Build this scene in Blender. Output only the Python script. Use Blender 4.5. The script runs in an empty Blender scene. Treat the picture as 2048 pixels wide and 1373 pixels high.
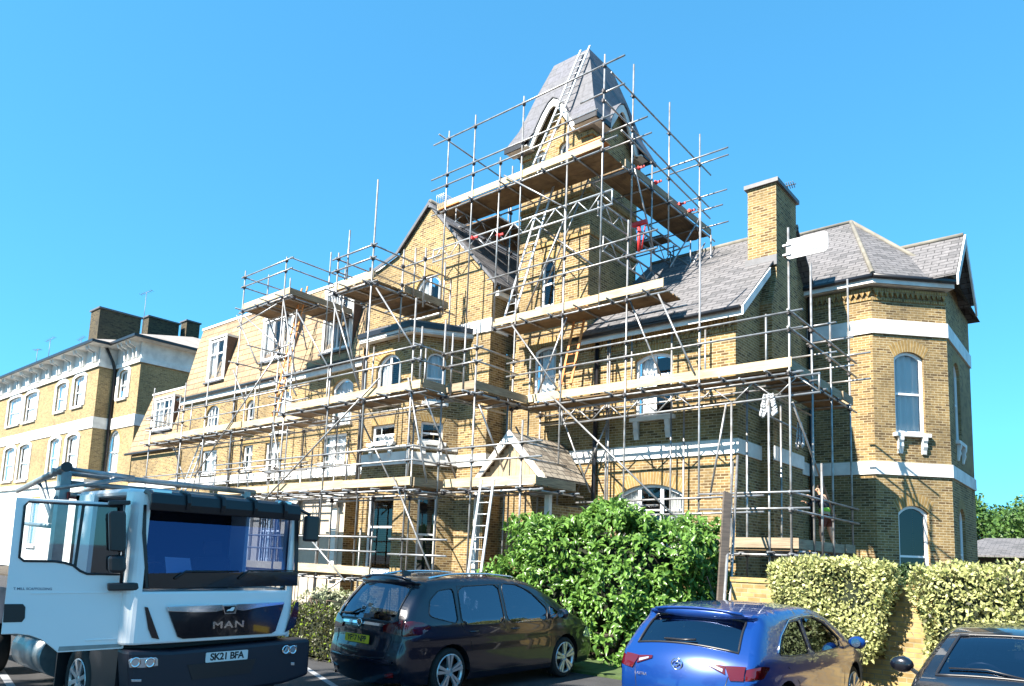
import bpy, bmesh, math, random
from mathutils import Vector, Matrix
from mathutils.geometry import delaunay_2d_cdt
random.seed(7)
R_ = math.radians
SC = bpy.context.scene
COL = SC.collection
PI = math.pi
# ---------------------------------------------------------------- camera
CAMH = 1.87
F_, PX_, PY_ = 1462.4, 1024.0, 928.3
ROT = Matrix.Rotation(R_(40.28), 3, 'Z') @ Matrix.Rotation(R_(90 + 7.3246), 3, 'X') @ Matrix.Rotation(R_(2.2001), 3, 'Z')
cam = bpy.data.cameras.new('camera'); camo = bpy.data.objects.new('camera', cam); COL.objects.link(camo)
cam.sensor_width = 36; cam.sensor_fit = 'HORIZONTAL'; cam.lens = F_ / 2048 * 36
cam.shift_y = (PY_ - 686.5) / 2048; cam.clip_end = 3000; cam.clip_start = .05
camo.matrix_world = Matrix.Translation((0, 0, CAMH)) @ ROT.to_4x4()
SC.camera = camo
# ---------------------------------------------------------------- light
EL = R_(44.0); SDX, SDY = .245, 1.0
az_to = math.atan2(-SDY, -SDX)
sunv = Vector((-SDX, -SDY, 0)).normalized() * math.cos(EL) + Vector((0, 0, math.sin(EL)))
sun = bpy.data.lights.new('sun', 'SUN'); suno = bpy.data.objects.new('sun', sun); COL.objects.link(suno)
sun.energy = 5.0; sun.angle = R_(.5); sun.color = (1, .93, .82)
suno.rotation_euler = sunv.to_track_quat('Z', 'Y').to_euler()
world = bpy.data.worlds.new('World'); SC.world = world; world.use_nodes = True
wn, wl = world.node_tree.nodes, world.node_tree.links
sky = wn.new('ShaderNodeTexSky'); sky.sky_type = 'NISHITA'; sky.sun_disc = False
sky.sun_elevation = EL; sky.sun_rotation = PI / 2 - az_to
sky.dust_density = .1; sky.air_density = 1.0; sky.ozone_density = 2.5
gam = wn.new('ShaderNodeGamma'); gam.inputs[1].default_value = .55
tint = wn.new('ShaderNodeMix'); tint.data_type = 'RGBA'; tint.blend_type = 'MULTIPLY'; tint.inputs[0].default_value = 1; tint.inputs[7].default_value = (.385, 1.22, 1.72, 1)
wl.new(sky.outputs[0], gam.inputs[0]); wl.new(gam.outputs[0], tint.inputs[6]); wl.new(tint.outputs[2], wn['Background'].inputs[0])
wn['Background'].inputs[1].default_value = .095
SC.view_settings.view_transform = 'Standard'; SC.view_settings.look = 'None'
SC.view_settings.exposure = 1.8; SC.view_settings.gamma = 1
SC.cycles.max_bounces = 8; SC.cycles.transparent_max_bounces = 16
# ---------------------------------------------------------------- helpers
def on(px, py, **k):
    """point of the world plane x=, y= or z= seen at a place of the photograph"""
    d = ROT @ Vector(((px - PX_) / F_, -(py - PY_) / F_, -1)); o = Vector((0, 0, CAMH))
    a, v = list(k.items())[0]; i = 'xyz'.index(a)
    return o + d * ((v - o[i]) / d[i])
def lab(o, label=None, cat=None, group=None, kind=None):
    if label: o['label'] = label
    if cat: o['category'] = cat
    if group: o['group'] = group
    if kind: o['kind'] = kind
    return o
def thing(name, loc, label, cat, group=None, rz=0):
    o = bpy.data.objects.new(name, None); COL.objects.link(o); o.location = loc; o.rotation_euler = (0, 0, rz)
    o.empty_display_size = .2
    return lab(o, label, cat, group)
def copy_tree(o, parent=None):
    c = o.copy(); COL.objects.link(c); c.parent = parent
    for ch in o.children: copy_tree(ch, c)
    return c
class MB:
    def __init__(s): s.v = []; s.f = []; s.uv = {}; s.sm = []
    def face(s, pts, uv=None, sm=False):
        n = len(s.v); s.v += [tuple(p) for p in pts]; s.f.append(tuple(range(n, n + len(pts))))
        s.sm.append(sm)
        if uv: s.uv[len(s.f) - 1] = uv
    def box(s, x0, x1, y0, y1, z0, z1, M=None):
        if x0 > x1: x0, x1 = x1, x0
        if y0 > y1: y0, y1 = y1, y0
        if z0 > z1: z0, z1 = z1, z0
        p = [Vector(q) for q in ((x0,y0,z0),(x1,y0,z0),(x1,y1,z0),(x0,y1,z0),(x0,y0,z1),(x1,y0,z1),(x1,y1,z1),(x0,y1,z1))]
        if M: p = [M @ q for q in p]
        n = len(s.v); s.v += [tuple(q) for q in p]
        for f in ((0,3,2,1),(4,5,6,7),(0,1,5,4),(1,2,6,5),(2,3,7,6),(3,0,4,7)):
            s.f.append(tuple(n + i for i in f)); s.sm.append(False)
    def bar(s, a, b, w, h, up=(0, 0, 1)):
        a, b = Vector(a), Vector(b); d = b - a; L = d.length; z = d / L
        x = z.cross(Vector(up))
        if x.length < 1e-4: x = z.cross(Vector((1, 0, 0)))
        x.normalize(); y = x.cross(z)
        M = Matrix((x, y, z)).transposed().to_4x4(); M.translation = a
        s.box(-w / 2, w / 2, -h / 2, h / 2, 0, L, M)
    def tube(s, pts, r, n=8, cap=True, closed=False):
        pts = [Vector(p) for p in pts]; m = len(pts); rs = r if isinstance(r, (list, tuple)) else [r] * m
        base = len(s.v); prev = None
        for i, p in enumerate(pts):
            if closed: t = pts[(i + 1) % m] - pts[i - 1]
            else: t = pts[min(i + 1, m - 1)] - pts[max(i - 1, 0)]
            t.normalize()
            if prev is None:
                x = t.cross(Vector((0, 0, 1)))
                if x.length < .05: x = t.cross(Vector((1, 0, 0)))
            else: x = prev - t * prev.dot(t)
            x.normalize(); prev = x; y = t.cross(x)
            for k in range(n):
                a = 2 * PI * k / n; s.v.append(tuple(p + (x * math.cos(a) + y * math.sin(a)) * rs[i]))
        for i in range(m if closed else m - 1):
            for k in range(n):
                a = base + i * n + k; b = base + i * n + (k + 1) % n
                c = base + ((i + 1) % m) * n + (k + 1) % n; d = base + ((i + 1) % m) * n + k
                s.f.append((a, b, c, d)); s.sm.append(True)
        if cap and not closed:
            s.f.append(tuple(base + k for k in range(n - 1, -1, -1))); s.sm.append(False)
            s.f.append(tuple(base + (m - 1) * n + k for k in range(n))); s.sm.append(False)
    def prism(s, poly, h, uvw=None):
        """poly: 3D points (planar), h: extrusion vector; closed solid"""
        poly = [Vector(p) for p in poly]; h = Vector(h); n = len(poly)
        nrm = Vector()
        for i in range(n): nrm += poly[i].cross(poly[(i + 1) % n])
        if nrm.dot(h) < 0: poly.reverse()
        b = len(s.v); s.v += [tuple(p) for p in poly] + [tuple(p + h) for p in poly]
        s.f.append(tuple(b + i for i in range(n - 1, -1, -1))); s.f.append(tuple(b + n + i for i in range(n))); s.sm += [False] * 2
        for i in range(n):
            j = (i + 1) % n; s.f.append((b + i, b + j, b + n + j, b + n + i)); s.sm.append(False)
    def revolve(s, prof, c, n=16, axis='z', cap=True):
        c = Vector(c); b = len(s.v); m = len(prof)
        for r, z in prof:
            for k in range(n):
                a = 2 * PI * k / n; q = (r * math.cos(a), r * math.sin(a), z)
                if axis == 'x': q = (q[2], q[0], q[1])
                if axis == 'y': q = (q[0], q[2], q[1])
                s.v.append(tuple(c + Vector(q)))
        for i in range(m - 1):
            for k in range(n):
                f = (b + i * n + k, b + i * n + (k + 1) % n, b + (i + 1) * n + (k + 1) % n, b + (i + 1) * n + k)
                s.f.append(f if axis != 'y' else f[::-1]); s.sm.append(True)
        if not cap: return
        f0, f1 = tuple(b + k for k in range(n - 1, -1, -1)), tuple(b + (m - 1) * n + k for k in range(n))
        s.f += [f0, f1] if axis != 'y' else [f0[::-1], f1[::-1]]; s.sm += [False] * 2
    def build(s, name, mat, parent=None, bevel=0, subs=0, smooth=None, label=None):
        me = bpy.data.meshes.new(name); me.from_pydata(s.v, [], s.f)
        uvl = me.uv_layers.new(name='UVMap'); vs = me.vertices
        for i, p in enumerate(me.polygons):
            p.use_smooth = s.sm[i] if smooth is None else smooth
            if i in s.uv:
                for k, li in enumerate(p.loop_indices): uvl.data[li].uv = s.uv[i][k]
                continue
            n = p.normal
            if abs(n.z) > .985: t = Vector((1, 0, 0)); w = Vector((0, 1, 0))
            else:
                t = Vector((-n.y, n.x, 0)).normalized(); w = n.cross(t)
                if w.z < 0: w = -w
            for li in p.loop_indices:
                q = vs[me.loops[li].vertex_index].co; uvl.data[li].uv = (q.dot(t), q.dot(w))
        o = bpy.data.objects.new(name, me); COL.objects.link(o)
        if mat: me.materials.append(mat)
        if parent:
            o.parent = parent; o.matrix_parent_inverse = wmat(parent).inverted()
        if bevel:
            m = o.modifiers.new('bevel', 'BEVEL'); m.width = bevel; m.segments = 2; m.limit_method = 'ANGLE'; m.angle_limit = R_(35)
        if subs:
            m = o.modifiers.new('subd', 'SUBSURF'); m.levels = subs; m.render_levels = subs
        if label: o['label'] = label
        return o
def wmat(o):
    m = Matrix.LocRotScale(o.location, o.rotation_euler, o.scale)
    if o.parent: m = wmat(o.parent) @ o.matrix_parent_inverse @ m
    return m
# ---------------------------------------------------------------- materials
def srgb(r, g, b):
    f = lambda c: (c / 12.92 if c <= .04045 else ((c + .055) / 1.055) ** 2.4)
    return (f(r / 255), f(g / 255), f(b / 255), 1)
def mat(name, col=(.5, .5, .5), rough=.6, metal=0, spec=.5, coat=0, noise=0, nscale=8, bump=0, trans=0, nc=None, bscale=None):
    m = bpy.data.materials.new(name); m.use_nodes = True; nt = m.node_tree; b = nt.nodes['Principled BSDF']
    b.inputs['Base Color'].default_value = (*col[:3], 1); b.inputs['Roughness'].default_value = rough
    b.inputs['Metallic'].default_value = metal; b.inputs['Specular IOR Level'].default_value = spec
    b.inputs['Coat Weight'].default_value = coat; b.inputs['Coat Roughness'].default_value = .03
    if noise or bump:
        tc = nt.nodes.new('ShaderNodeTexCoord'); nz = nt.nodes.new('ShaderNodeTexNoise')
        nz.inputs['Scale'].default_value = nscale; nz.inputs['Detail'].default_value = 5
        nt.links.new(tc.outputs['Object'], nz.inputs['Vector'])
        if noise:
            mx = nt.nodes.new('ShaderNodeMix'); mx.data_type = 'RGBA'
            c2 = nc if nc else tuple(c * (1 - noise) for c in col[:3])
            mx.inputs[6].default_value = (*col[:3], 1); mx.inputs[7].default_value = (*c2[:3], 1)
            rp = nt.nodes.new('ShaderNodeMapRange'); rp.inputs[1].default_value = .35; rp.inputs[2].default_value = .7
            nt.links.new(nz.outputs[0], rp.inputs[0]); nt.links.new(rp.outputs[0], mx.inputs[0])
            nt.links.new(mx.outputs[2], b.inputs['Base Color'])
        if bump:
            bp = nt.nodes.new('ShaderNodeBump'); bp.inputs['Strength'].default_value = bump; bp.inputs['Distance'].default_value = .02
            n2 = nz
            if bscale:
                n2 = nt.nodes.new('ShaderNodeTexNoise'); n2.inputs['Scale'].default_value = bscale
                nt.links.new(tc.outputs['Object'], n2.inputs['Vector'])
            nt.links.new(n2.outputs[0], bp.inputs['Height']); nt.links.new(bp.outputs[0], b.inputs['Normal'])
    return m
def brickmat(name, c1, c2, mortar, w=.225, h=.075, ms=.009, dark=None, dk=.3, stain=.35, bump=.5, rough=.9, offset=.5, stc=(.05,.045,.035), bias=0):
    """running-bond bricks, slates or tiles on metre UVs, with odd dark units and soft weathering"""
    m = bpy.data.materials.new(name); m.use_nodes = True; nt = m.node_tree; N, L = nt.nodes, nt.links
    b = N['Principled BSDF']; b.inputs['Roughness'].default_value = rough; b.inputs['Specular IOR Level'].default_value = .25
    uv = N.new('ShaderNodeUVMap'); uv.uv_map = 'UVMap'
    def brick(a, c, mo):
        t = N.new('ShaderNodeTexBrick'); t.offset = offset
        t.inputs['Color1'].default_value = (*a[:3], 1); t.inputs['Color2'].default_value = (*c[:3], 1); t.inputs['Mortar'].default_value = (*mo[:3], 1)
        t.inputs['Scale'].default_value = 1; t.inputs['Mortar Size'].default_value = ms; t.inputs['Mortar Smooth'].default_value = .15
        t.inputs['Brick Width'].default_value = w; t.inputs['Row Height'].default_value = h; t.inputs['Bias'].default_value = bias
        L.new(uv.outputs[0], t.inputs['Vector']); return t
    t = brick(c1, c2, mortar)
    # a second brick texture with 0/1 colours picks single units
    rnd = brick((0, 0, 0), (1, 1, 1), (0, 0, 0))
    rp = N.new('ShaderNodeMapRange'); rp.inputs[1].default_value = .55 + .25 * (1 - dk); rp.inputs[2].default_value = rp.inputs[1].default_value + .12
    L.new(rnd.outputs[0], rp.inputs[0])
    mx = N.new('ShaderNodeMix'); mx.data_type = 'RGBA'; L.new(rp.outputs[0], mx.inputs[0]); L.new(t.outputs[0], mx.inputs[6])
    mx.inputs[7].default_value = (*(dark or tuple(x * .45 for x in c1[:3]))[:3], 1)
    tc = N.new('ShaderNodeTexCoord')
    nz = N.new('ShaderNodeTexNoise'); nz.inputs['Scale'].default_value = .55; nz.inputs['Detail'].default_value = 7; nz.inputs['Roughness'].default_value = .62
    L.new(tc.outputs['Object'], nz.inputs['Vector'])
    r2 = N.new('ShaderNodeMapRange'); r2.inputs[1].default_value = .46; r2.inputs[2].default_value = .74; r2.inputs[4].default_value = stain
    L.new(nz.outputs[0], r2.inputs[0])
    m2 = N.new('ShaderNodeMix'); m2.data_type = 'RGBA'; L.new(r2.outputs[0], m2.inputs[0]); L.new(mx.outputs[2], m2.inputs[6]); m2.inputs[7].default_value = (*stc, 1)
    n3 = N.new('ShaderNodeTexNoise'); n3.inputs['Scale'].default_value = 9; n3.inputs['Detail'].default_value = 4
    L.new(tc.outputs['Object'], n3.inputs['Vector'])
    r3 = N.new('ShaderNodeMapRange'); r3.inputs[1].default_value = .3; r3.inputs[2].default_value = .7; r3.inputs[3].default_value = .78; r3.inputs[4].default_value = 1.15
    L.new(n3.outputs[0], r3.inputs[0])
    m3 = N.new('ShaderNodeMix'); m3.data_type = 'RGBA'; m3.blend_type = 'MULTIPLY'; m3.inputs[0].default_value = 1
    L.new(m2.outputs[2], m3.inputs[6]); L.new(r3.outputs[0], m3.inputs[7]); L.new(m3.outputs[2], b.inputs['Base Color'])
    bp = N.new('ShaderNodeBump'); bp.inputs['Strength'].default_value = bump; bp.inputs['Distance'].default_value = .012; bp.invert = True
    L.new(t.outputs['Fac'], bp.inputs['Height']); L.new(bp.outputs[0], b.inputs['Normal'])
    return m
def glassmat(name, tint=(.02, .03, .05), glossy=.3, gcol=(.95, .97, 1)):
    m = bpy.data.materials.new(name); m.use_nodes = True; nt = m.node_tree; N, L = nt.nodes, nt.links
    N.remove(N['Principled BSDF']); out = N['Material Output']
    g = N.new('ShaderNodeBsdfGlossy'); g.inputs['Roughness'].default_value = .02; g.inputs['Color'].default_value = (*gcol, 1)
    t = N.new('ShaderNodeBsdfTransparent'); t.inputs['Color'].default_value = (*tint, 1)
    mx = N.new('ShaderNodeMixShader'); fr = N.new('ShaderNodeLayerWeight'); fr.inputs['Blend'].default_value = .22
    mr = N.new('ShaderNodeMapRange'); mr.inputs[3].default_value = glossy; mr.inputs[4].default_value = 1
    L.new(fr.outputs['Fresnel'], mr.inputs[0]); L.new(mr.outputs[0], mx.inputs[0]); L.new(t.outputs[0], mx.inputs[1]); L.new(g.outputs[0], mx.inputs[2])
    L.new(mx.outputs[0], out.inputs[0])
    return m
M = {}
M['brick'] = brickmat('stock_brick', (.30, .20, .082), (.19, .12, .045), (.40, .33, .21), ms=.010, dark=(.12, .072, .03), dk=.35, stain=.72, stc=(.085, .066, .038))
M['brick_old'] = brickmat('soot_brick', (.10, .08, .045), (.06, .048, .03), (.10, .085, .06), dark=(.03, .025, .02), stain=.6)
M['arch'] = brickmat('gauged_brick', (.33, .215, .08), (.26, .165, .055), (.40, .33, .21), w=.08, h=.3, ms=.008, dk=.1, offset=0)
M['gwall'] = brickmat('garden_brick', (0.432, 0.310, 0.122), (0.374, 0.252, 0.094), (0.288, 0.238, 0.144), dark=(0.259, 0.180, 0.072), dk=.3, stain=.25)
M['nbrick'] = brickmat('neighbour_brick', (.34, .24, .11), (.28, .19, .08), (.38, .31, .2), dark=(.22, .15, .07), dk=.3, stain=.3)
M['slate'] = brickmat('roof_slate', (.155, .148, .152), (.125, .12, .124), (.055, .053, .055), w=.42, h=.19, ms=.013, dark=(.10, .097, .10), dk=.3, stain=.25, bump=.9, rough=.7, stc=(.08, .075, .065))
M['slate_top'] = brickmat('tower_slate', (0.125, 0.125, 0.14), (0.105, 0.105, 0.12), (0.086, 0.086, 0.094), w=.5, h=.33, ms=.008, dark=(0.122, 0.122, 0.144), stain=.15, bump=.5, rough=.6)
M['tile'] = brickmat('mansard_tile', (.36, .265, .155), (.31, .225, .13), (.10, .07, .05), w=1.3, h=.31, ms=.018, dark=(.27, .19, .12), dk=.35, stain=.5, bump=.7, stc=(.20, .14, .10))
M['porch_tile'] = brickmat('porch_tile', (.36, .31, .25), (.30, .255, .20), (.08, .07, .06), w=.3, h=.2, ms=.014, bump=.9, stain=.3, dark=(.22, .18, .14), dk=.2)
M['white'] = mat('white_paint', (.74, .73, .70), .55, noise=.3, nscale=2.2, bump=.15, bscale=25)
M['stucco'] = mat('white_stucco', (.78, .76, .70), .8, noise=.15, nscale=2)
M['upvc'] = mat('window_white', (.82, .82, .82), .35)
M['cream'] = mat('cream_render', (.46, .39, .31), .8, noise=.1)
M['black'] = mat('black_plastic', (.015, .015, .018), .35)
M['lead'] = mat('lead_sheet', (.12, .12, .13), .5, noise=.3)
M['curtain'] = mat('net_curtain', (.75, .74, .72), .9)
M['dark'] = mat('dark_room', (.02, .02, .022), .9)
M['pane'] = glassmat('window_glass', (.85, .88, .9), .06, (.78, .8, .84))
M['ridge'] = mat('ridge_tile', (.19, .175, .145), .8, noise=.35, nscale=4)
M['soffit'] = mat('soffit_board', (.30, .29, .27), .7)
M['terra'] = mat('dark_hung_tile', (.10, .06, .04), .8, noise=.4, nscale=12)
# ---------------------------------------------------------------- walls
def arc(u0, u1, z0, z1, rise=0, n=10):
    """closed outline of an opening; z1 is the springing, rise the height of the arc above it"""
    P = [(u0, z0), (u1, z0), (u1, z1)]
    if rise > 1e-3:
        w = (u1 - u0) / 2; rise = min(rise, w); r = (w * w + rise * rise) / (2 * rise); cz = z1 + rise - r; c = (u0 + u1) / 2
        a0 = math.asin(min(1, w / r))
        if rise > w * .999: a0 = PI / 2
        for i in range(1, n): a = a0 - 2 * a0 * i / n; P.append((c + r * math.sin(a), cz + r * math.cos(a)))
    P.append((u0, z1)); return P
def chaikin(P, k=2):
    for _ in range(k):
        Q = []
        for i in range(len(P)):
            a, b = P[i], P[(i + 1) % len(P)]; Q += [(a[0] * .88 + b[0] * .12, a[1] * .88 + b[1] * .12), (a[0] * .12 + b[0] * .88, a[1] * .12 + b[1] * .88)]
        P = Q
    return P
def inside(p, poly):
    c = False; n = len(poly); x, y = p
    for i in range(n):
        (x0, y0), (x1, y1) = poly[i], poly[(i + 1) % n]
        if (y0 > y) != (y1 > y) and x < (x1 - x0) * (y - y0) / (y1 - y0) + x0: c = not c
    return c
class Wall:
    def __init__(s, a, d, parent, mat=None):
        s.a = Vector((a[0], a[1], 0)); s.d = Vector((d[0], d[1], 0)).normalized(); s.n = Vector((s.d.y, -s.d.x, 0)); s.p = parent; s.holes = []; s.mat = mat or M['brick']
    def pt(s, u, z, off=0): return s.a + s.d * u + s.n * off + Vector((0, 0, z))
    def panel(s, outline, name='wall', depth=.16, mb=None):
        m = mb or MB(); vs = [Vector(p) for p in outline]; ed = [(i, (i + 1) % len(vs)) for i in range(len(vs))]
        for h in s.holes:
            b = len(vs); vs += [Vector(p) for p in h]; ed += [(b + i, b + (i + 1) % len(h)) for i in range(len(h))]
        ov, oe, of, *_ = delaunay_2d_cdt(vs, ed, [], 0, 1e-5)
        for f in of:
            c = sum((ov[i] for i in f), Vector((0, 0))) / len(f)
            if not inside(c, outline) or any(inside(c, h) for h in s.holes): continue
            q = [ov[i] for i in f]
            ar = sum(q[i].x * q[(i + 1) % len(q)].y - q[(i + 1) % len(q)].x * q[i].y for i in range(len(q)))
            if ar < 0: q.reverse()
            m.face([s.pt(p.x, p.y) for p in q], [(p.x, p.y) for p in q])
        for h in s.holes:
            n = len(h)
            for i in range(n):
                p, q = h[i], h[(i + 1) % n]
                L = math.hypot(q[0] - p[0], q[1] - p[1])
                uv = [(0, 0), (0, L), (depth, L), (depth, 0)] if abs(q[1] - p[1]) > .3 * L else [(0, 0), (L, 0), (L, depth), (0, depth)]
                m.face([s.pt(*p), s.pt(*q), s.pt(*q, -depth), s.pt(*p, -depth)], uv)
        if mb is None: return m.build(name, s.mat, s.p)
    def slab(s, u0, u1, z0, z1, o0, o1, mb):
        """box on the wall between offsets o0 and o1"""
        P = [s.pt(u0, z0, o0), s.pt(u1, z0, o0), s.pt(u1, z1, o0), s.pt(u0, z1, o0)]
        mb.prism(P, s.n * (o1 - o0))
    def window(s, u0, u1, z0, z1, rise=0, sill=.12, arch=.26, surround=0, bars='sash', curtain='nets', brackets=False, hole=True, frame=.08, depth=.14, sillm=None, key=False, rev=None, mid=None, label=None):
        out = arc(u0, u1, z0, z1, rise); 
        if hole: s.holes.append(out)
        w = u1 - u0; c = (u0 + u1) / 2; H = z1 + rise - z0; cz = (z0 + z1 + rise) / 2
        inn = [(c + (u - c) * (1 - 2 * frame / w), cz + (z - cz) * (1 - 2 * frame / H)) for u, z in out]
        m = MB(); n = len(out); o = -depth + .05; ob = -depth - .02
        for i in range(n):
            j = (i + 1) % n; a, b, p, q = out[i], out[j], inn[i], inn[j]
            m.face([s.pt(*a, o), s.pt(*b, o), s.pt(*q, o), s.pt(*p, o)])
            m.face([s.pt(*p, o), s.pt(*q, o), s.pt(*q, ob), s.pt(*p, ob)])
        iu0, iu1 = u0 + frame, u1 - frame; iz0 = z0 + frame; top = z1 + rise - frame
        def hb(z, t=.045): s.slab(iu0, iu1, z - t / 2, z + t / 2, ob, o - .012, m)
        def vb(u, t=.045, za=None, zb=None):
            if zb is None:
                zb = top - .004
                if rise > .02:
                    t_ = abs(u - c) / (w / 2); zb = z1 + rise * (1 - t_ * t_) - frame * .6
            s.slab(u - t / 2, u + t / 2, za or iz0, zb, ob, o - .016, m)
        if bars == 'sash': hb(mid or (z0 + top) / 2, .06)
        elif bars == 'case':          # mullion + transom
            vb(c, .09); hb(z0 + (top - z0) * .68, .07)
        elif bars == 'three':
            for k in (1, 2): vb(u0 + w * k / 3, .1)
            if mid: hb(mid)
        elif bars == 'grid':
            for k in (1, 2, 3): vb(u0 + w * k / 4, .06)
            hb(z0 + (top - z0) * .72)
        elif bars == 'mull': vb(c, .08)
        fr = m.build('window', M['upvc'], s.p, label=label)
        m = MB(); q = [s.pt(u, z, ob + .03) for u, z in inn]; m.face(q); m.build('pane', M['pane'], fr)
        if curtain:
            m = MB(); N = max(10, int(w / .035)); off = ob - .07
            def drape(a, b, zt, zb, spread=0):
                pts = []
                for i in range(N + 1):
                    t = i / N; u = a + (b - a) * t; pts.append((u, off - .035 * math.sin(t * N * .9) - .015 * math.sin(t * N * .37 + 1)))
                for i in range(N):
                    (ua, oa), (ub, o_) = pts[i], pts[i + 1]
                    m.face([s.pt(ua, zb, oa), s.pt(ub, zb, o_), s.pt(ub, zt, o_), s.pt(ua, zt, oa)], sm=True)
            if curtain == 'nets': drape(iu0, iu1, top, iz0)
            elif curtain == 'sides': drape(iu0, iu0 + .3 * w, top, iz0); drape(iu1 - .22 * w, iu1, top, iz0)
            elif curtain == 'left': drape(iu0, iu0 + .45 * w, top, iz0)
            elif curtain == 'half': drape(iu0, iu1, (z0 + top) / 2, iz0)
            elif curtain == 'blind':
                m.face([s.pt(iu0, iz0 + H * .35, off), s.pt(iu1, iz0 + H * .35, off), s.pt(iu1, top, off), s.pt(iu0, top, off)])
            m.build('curtain', M['curtain'], fr)
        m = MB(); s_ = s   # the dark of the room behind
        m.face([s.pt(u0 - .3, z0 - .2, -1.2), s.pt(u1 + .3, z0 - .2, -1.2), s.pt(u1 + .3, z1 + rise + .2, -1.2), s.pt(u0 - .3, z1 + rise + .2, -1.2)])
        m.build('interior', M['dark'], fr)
        if sill:
            m = MB(); s.slab(u0 - .1, u1 + .1, z0 - sill, z0 - .003, -depth, .12, m)
            if brackets:
                for ub in (u0 + .1, u1 - .1):
                    prof = [(0, 0), (.13, 0), (.13, -.1), (.09, -.18), (.11, -.28), (.07, -.38), (.05, -.5), (0, -.5)]
                    m.prism([s.pt(ub - .075, z0 - sill - .002 + b, a) for a, b in prof], s.d * .15)
            m.build('sill', M[sillm or 'white'], fr, bevel=.012)
        if surround:
            e = surround; m = MB()
            o2 = arc(u0 - e, u1 + e, z0 - .02, z1, rise + (e * .9 if rise else 0))
            if not rise: o2 = arc(u0 - e, u1 + e, z0 - .02, z1 + e, 0)
            o1 = [(u, z) if k > 1 else (u, z - .02) for k, (u, z) in enumerate(arc(u0, u1, z0, z1, rise))]
            for i in range(1, n):
                j = (i + 1) % n
                if j == 1: continue
                a, b, p, q = o2[i], o2[j], o1[i], o1[j]
                F = [s.pt(*a, .05), s.pt(*b, .05), s.pt(*q, .05), s.pt(*p, .05)]
                m.face(F); m.face([s.pt(*b, 0), s.pt(*b, .05), s.pt(*a, .05), s.pt(*a, 0)][::-1]); m.face([s.pt(*p, -.02), s.pt(*p, .05), s.pt(*q, .05), s.pt(*q, -.02)][::-1])
            m.build('surround', M['white'], fr)
        elif arch:
            m = MB(); top_ = [p for p in arc(u0, u1, z0, z1, rise)[2:]]; L = 0
            cz_ = (z1 - w * .9) if rise < .3 * w else z1
            ring = []
            for u, z in top_:
                v = Vector((u - c, z - cz_)).normalized() * arch; ring.append((u + v.x, z + v.y))
            if not rise: ring = [(u0 - .08, z1 + arch)] ; ring = [(u1 + .08, z1 + arch), (u0 - .08, z1 + arch)]; top_ = [(u1, z1), (u0, z1)]
            for i in range(len(top_) - 1):
                a, b, p, q = top_[i], top_[i + 1], ring[i], ring[i + 1]; l = math.hypot(a[0] - b[0], a[1] - b[1])
                m.face([s.pt(*b, .004), s.pt(*a, .004), s.pt(*p, .004), s.pt(*q, .004)], [(L + l, 0.01), (L, 0.01), (L, .29), (L + l, .29)]); L += l
            m.build('arch', M['arch'], fr)
        return fr
# ================================================================ the main house
house = thing('brick_house', (-18, 19, 0), 'large yellow brick villa with a pointed tower, wrapped in scaffolding', 'house')
YF, YG, YB, YT = 17.5, 16.7, 15.3, 22.9            # planes: right wing front, gable wing, bay front, turret front
XR, XTW, XG0, XG1 = -7.43, -12.1, -15.25, -21.7
Z0 = 0.0; BZ0, BZ1 = 4.69, 5.07
# --- right wing front, with the recess beside the gable wing
w = Wall((0, YF), (1, 0), house)
w.window(-10.42, -9.25, 5.86, 7.5, .16, brackets=True, curtain='left', bars='case')
w.window(-10.95, -8.9, 1.9, 3.72, .28, curtain='sides', bars='three', mid=3.3, arch=.34)
w.window(-14.1, -13.22, 6.6, 8.35, .12, curtain='nets', arch=.28)
w.panel([(XG0, Z0), (XR, Z0), (XR, 8.42), (XTW, 8.42), (XG0, 8.42)])
# --- tower
w = Wall((0, YF), (1, 0), house)
TX0, TX1, TY0, TY1 = -14.85, XTW, YF, 20.25
w.window(-13.92, -13.38, 9.75, 11.1, .27, sill=.1, arch=.2, curtain=None)
w.window(-14.33, -13.9, 14.25, 14.98, .15, sill=.08, arch=.14, curtain='nets', frame=.05)
w.window(-13.36, -12.95, 14.25, 14.98, .15, sill=.08, arch=.14, curtain='nets', frame=.05)
GC = [(.88, 15.5), (.64, 15.86), (.4, 16.24), (.17, 16.5), (0, 16.59)]
GX, GA = -13.47, 16.45      # little gable on the tower front
w.panel([(TX0, 8.425), (TX1, 8.425), (TX1, 15.38), (GX + .97, 15.38)] + [(GX + a, z) for a, z in GC] + [(GX - a, z) for a, z in reversed(GC[:-1])] + [(GX - .97, 15.38), (TX0, 15.38)], name='tower_wall')
w = Wall((TX1, 0), (0, 1), house)
GY = (TY0 + TY1) / 2
w.panel([(TY0, 8.2), (TY1, 8.2), (TY1, 15.38), (GY + .97, 15.38)] + [(GY + a, z) for a, z in GC] + [(GY - a, z) for a, z in reversed(GC[:-1])] + [(GY - .97, 15.38), (TY0, 15.38)], name='tower_wall')
w = Wall((0, TY1), (-1, 0), house); w.panel([(-TX1, 9), (-TX0, 9), (-TX0, 15.4), (-TX1, 15.4)], name='tower_wall')
w = Wall((TX0, 0), (0, -1), house); w.panel([(-TY1, 9), (-TY0, 9), (-TY0, 15.4), (-TY1, 15.4)], name='tower_wall')
m = MB()   # string courses
for z in (11.75, 13.1):
    m = MB(); m.box(TX0 - .05, TX1 + .05, TY0 - .05, TY1 + .05, z, z + .12); m.build('string_course', M['arch'], house)
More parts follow.
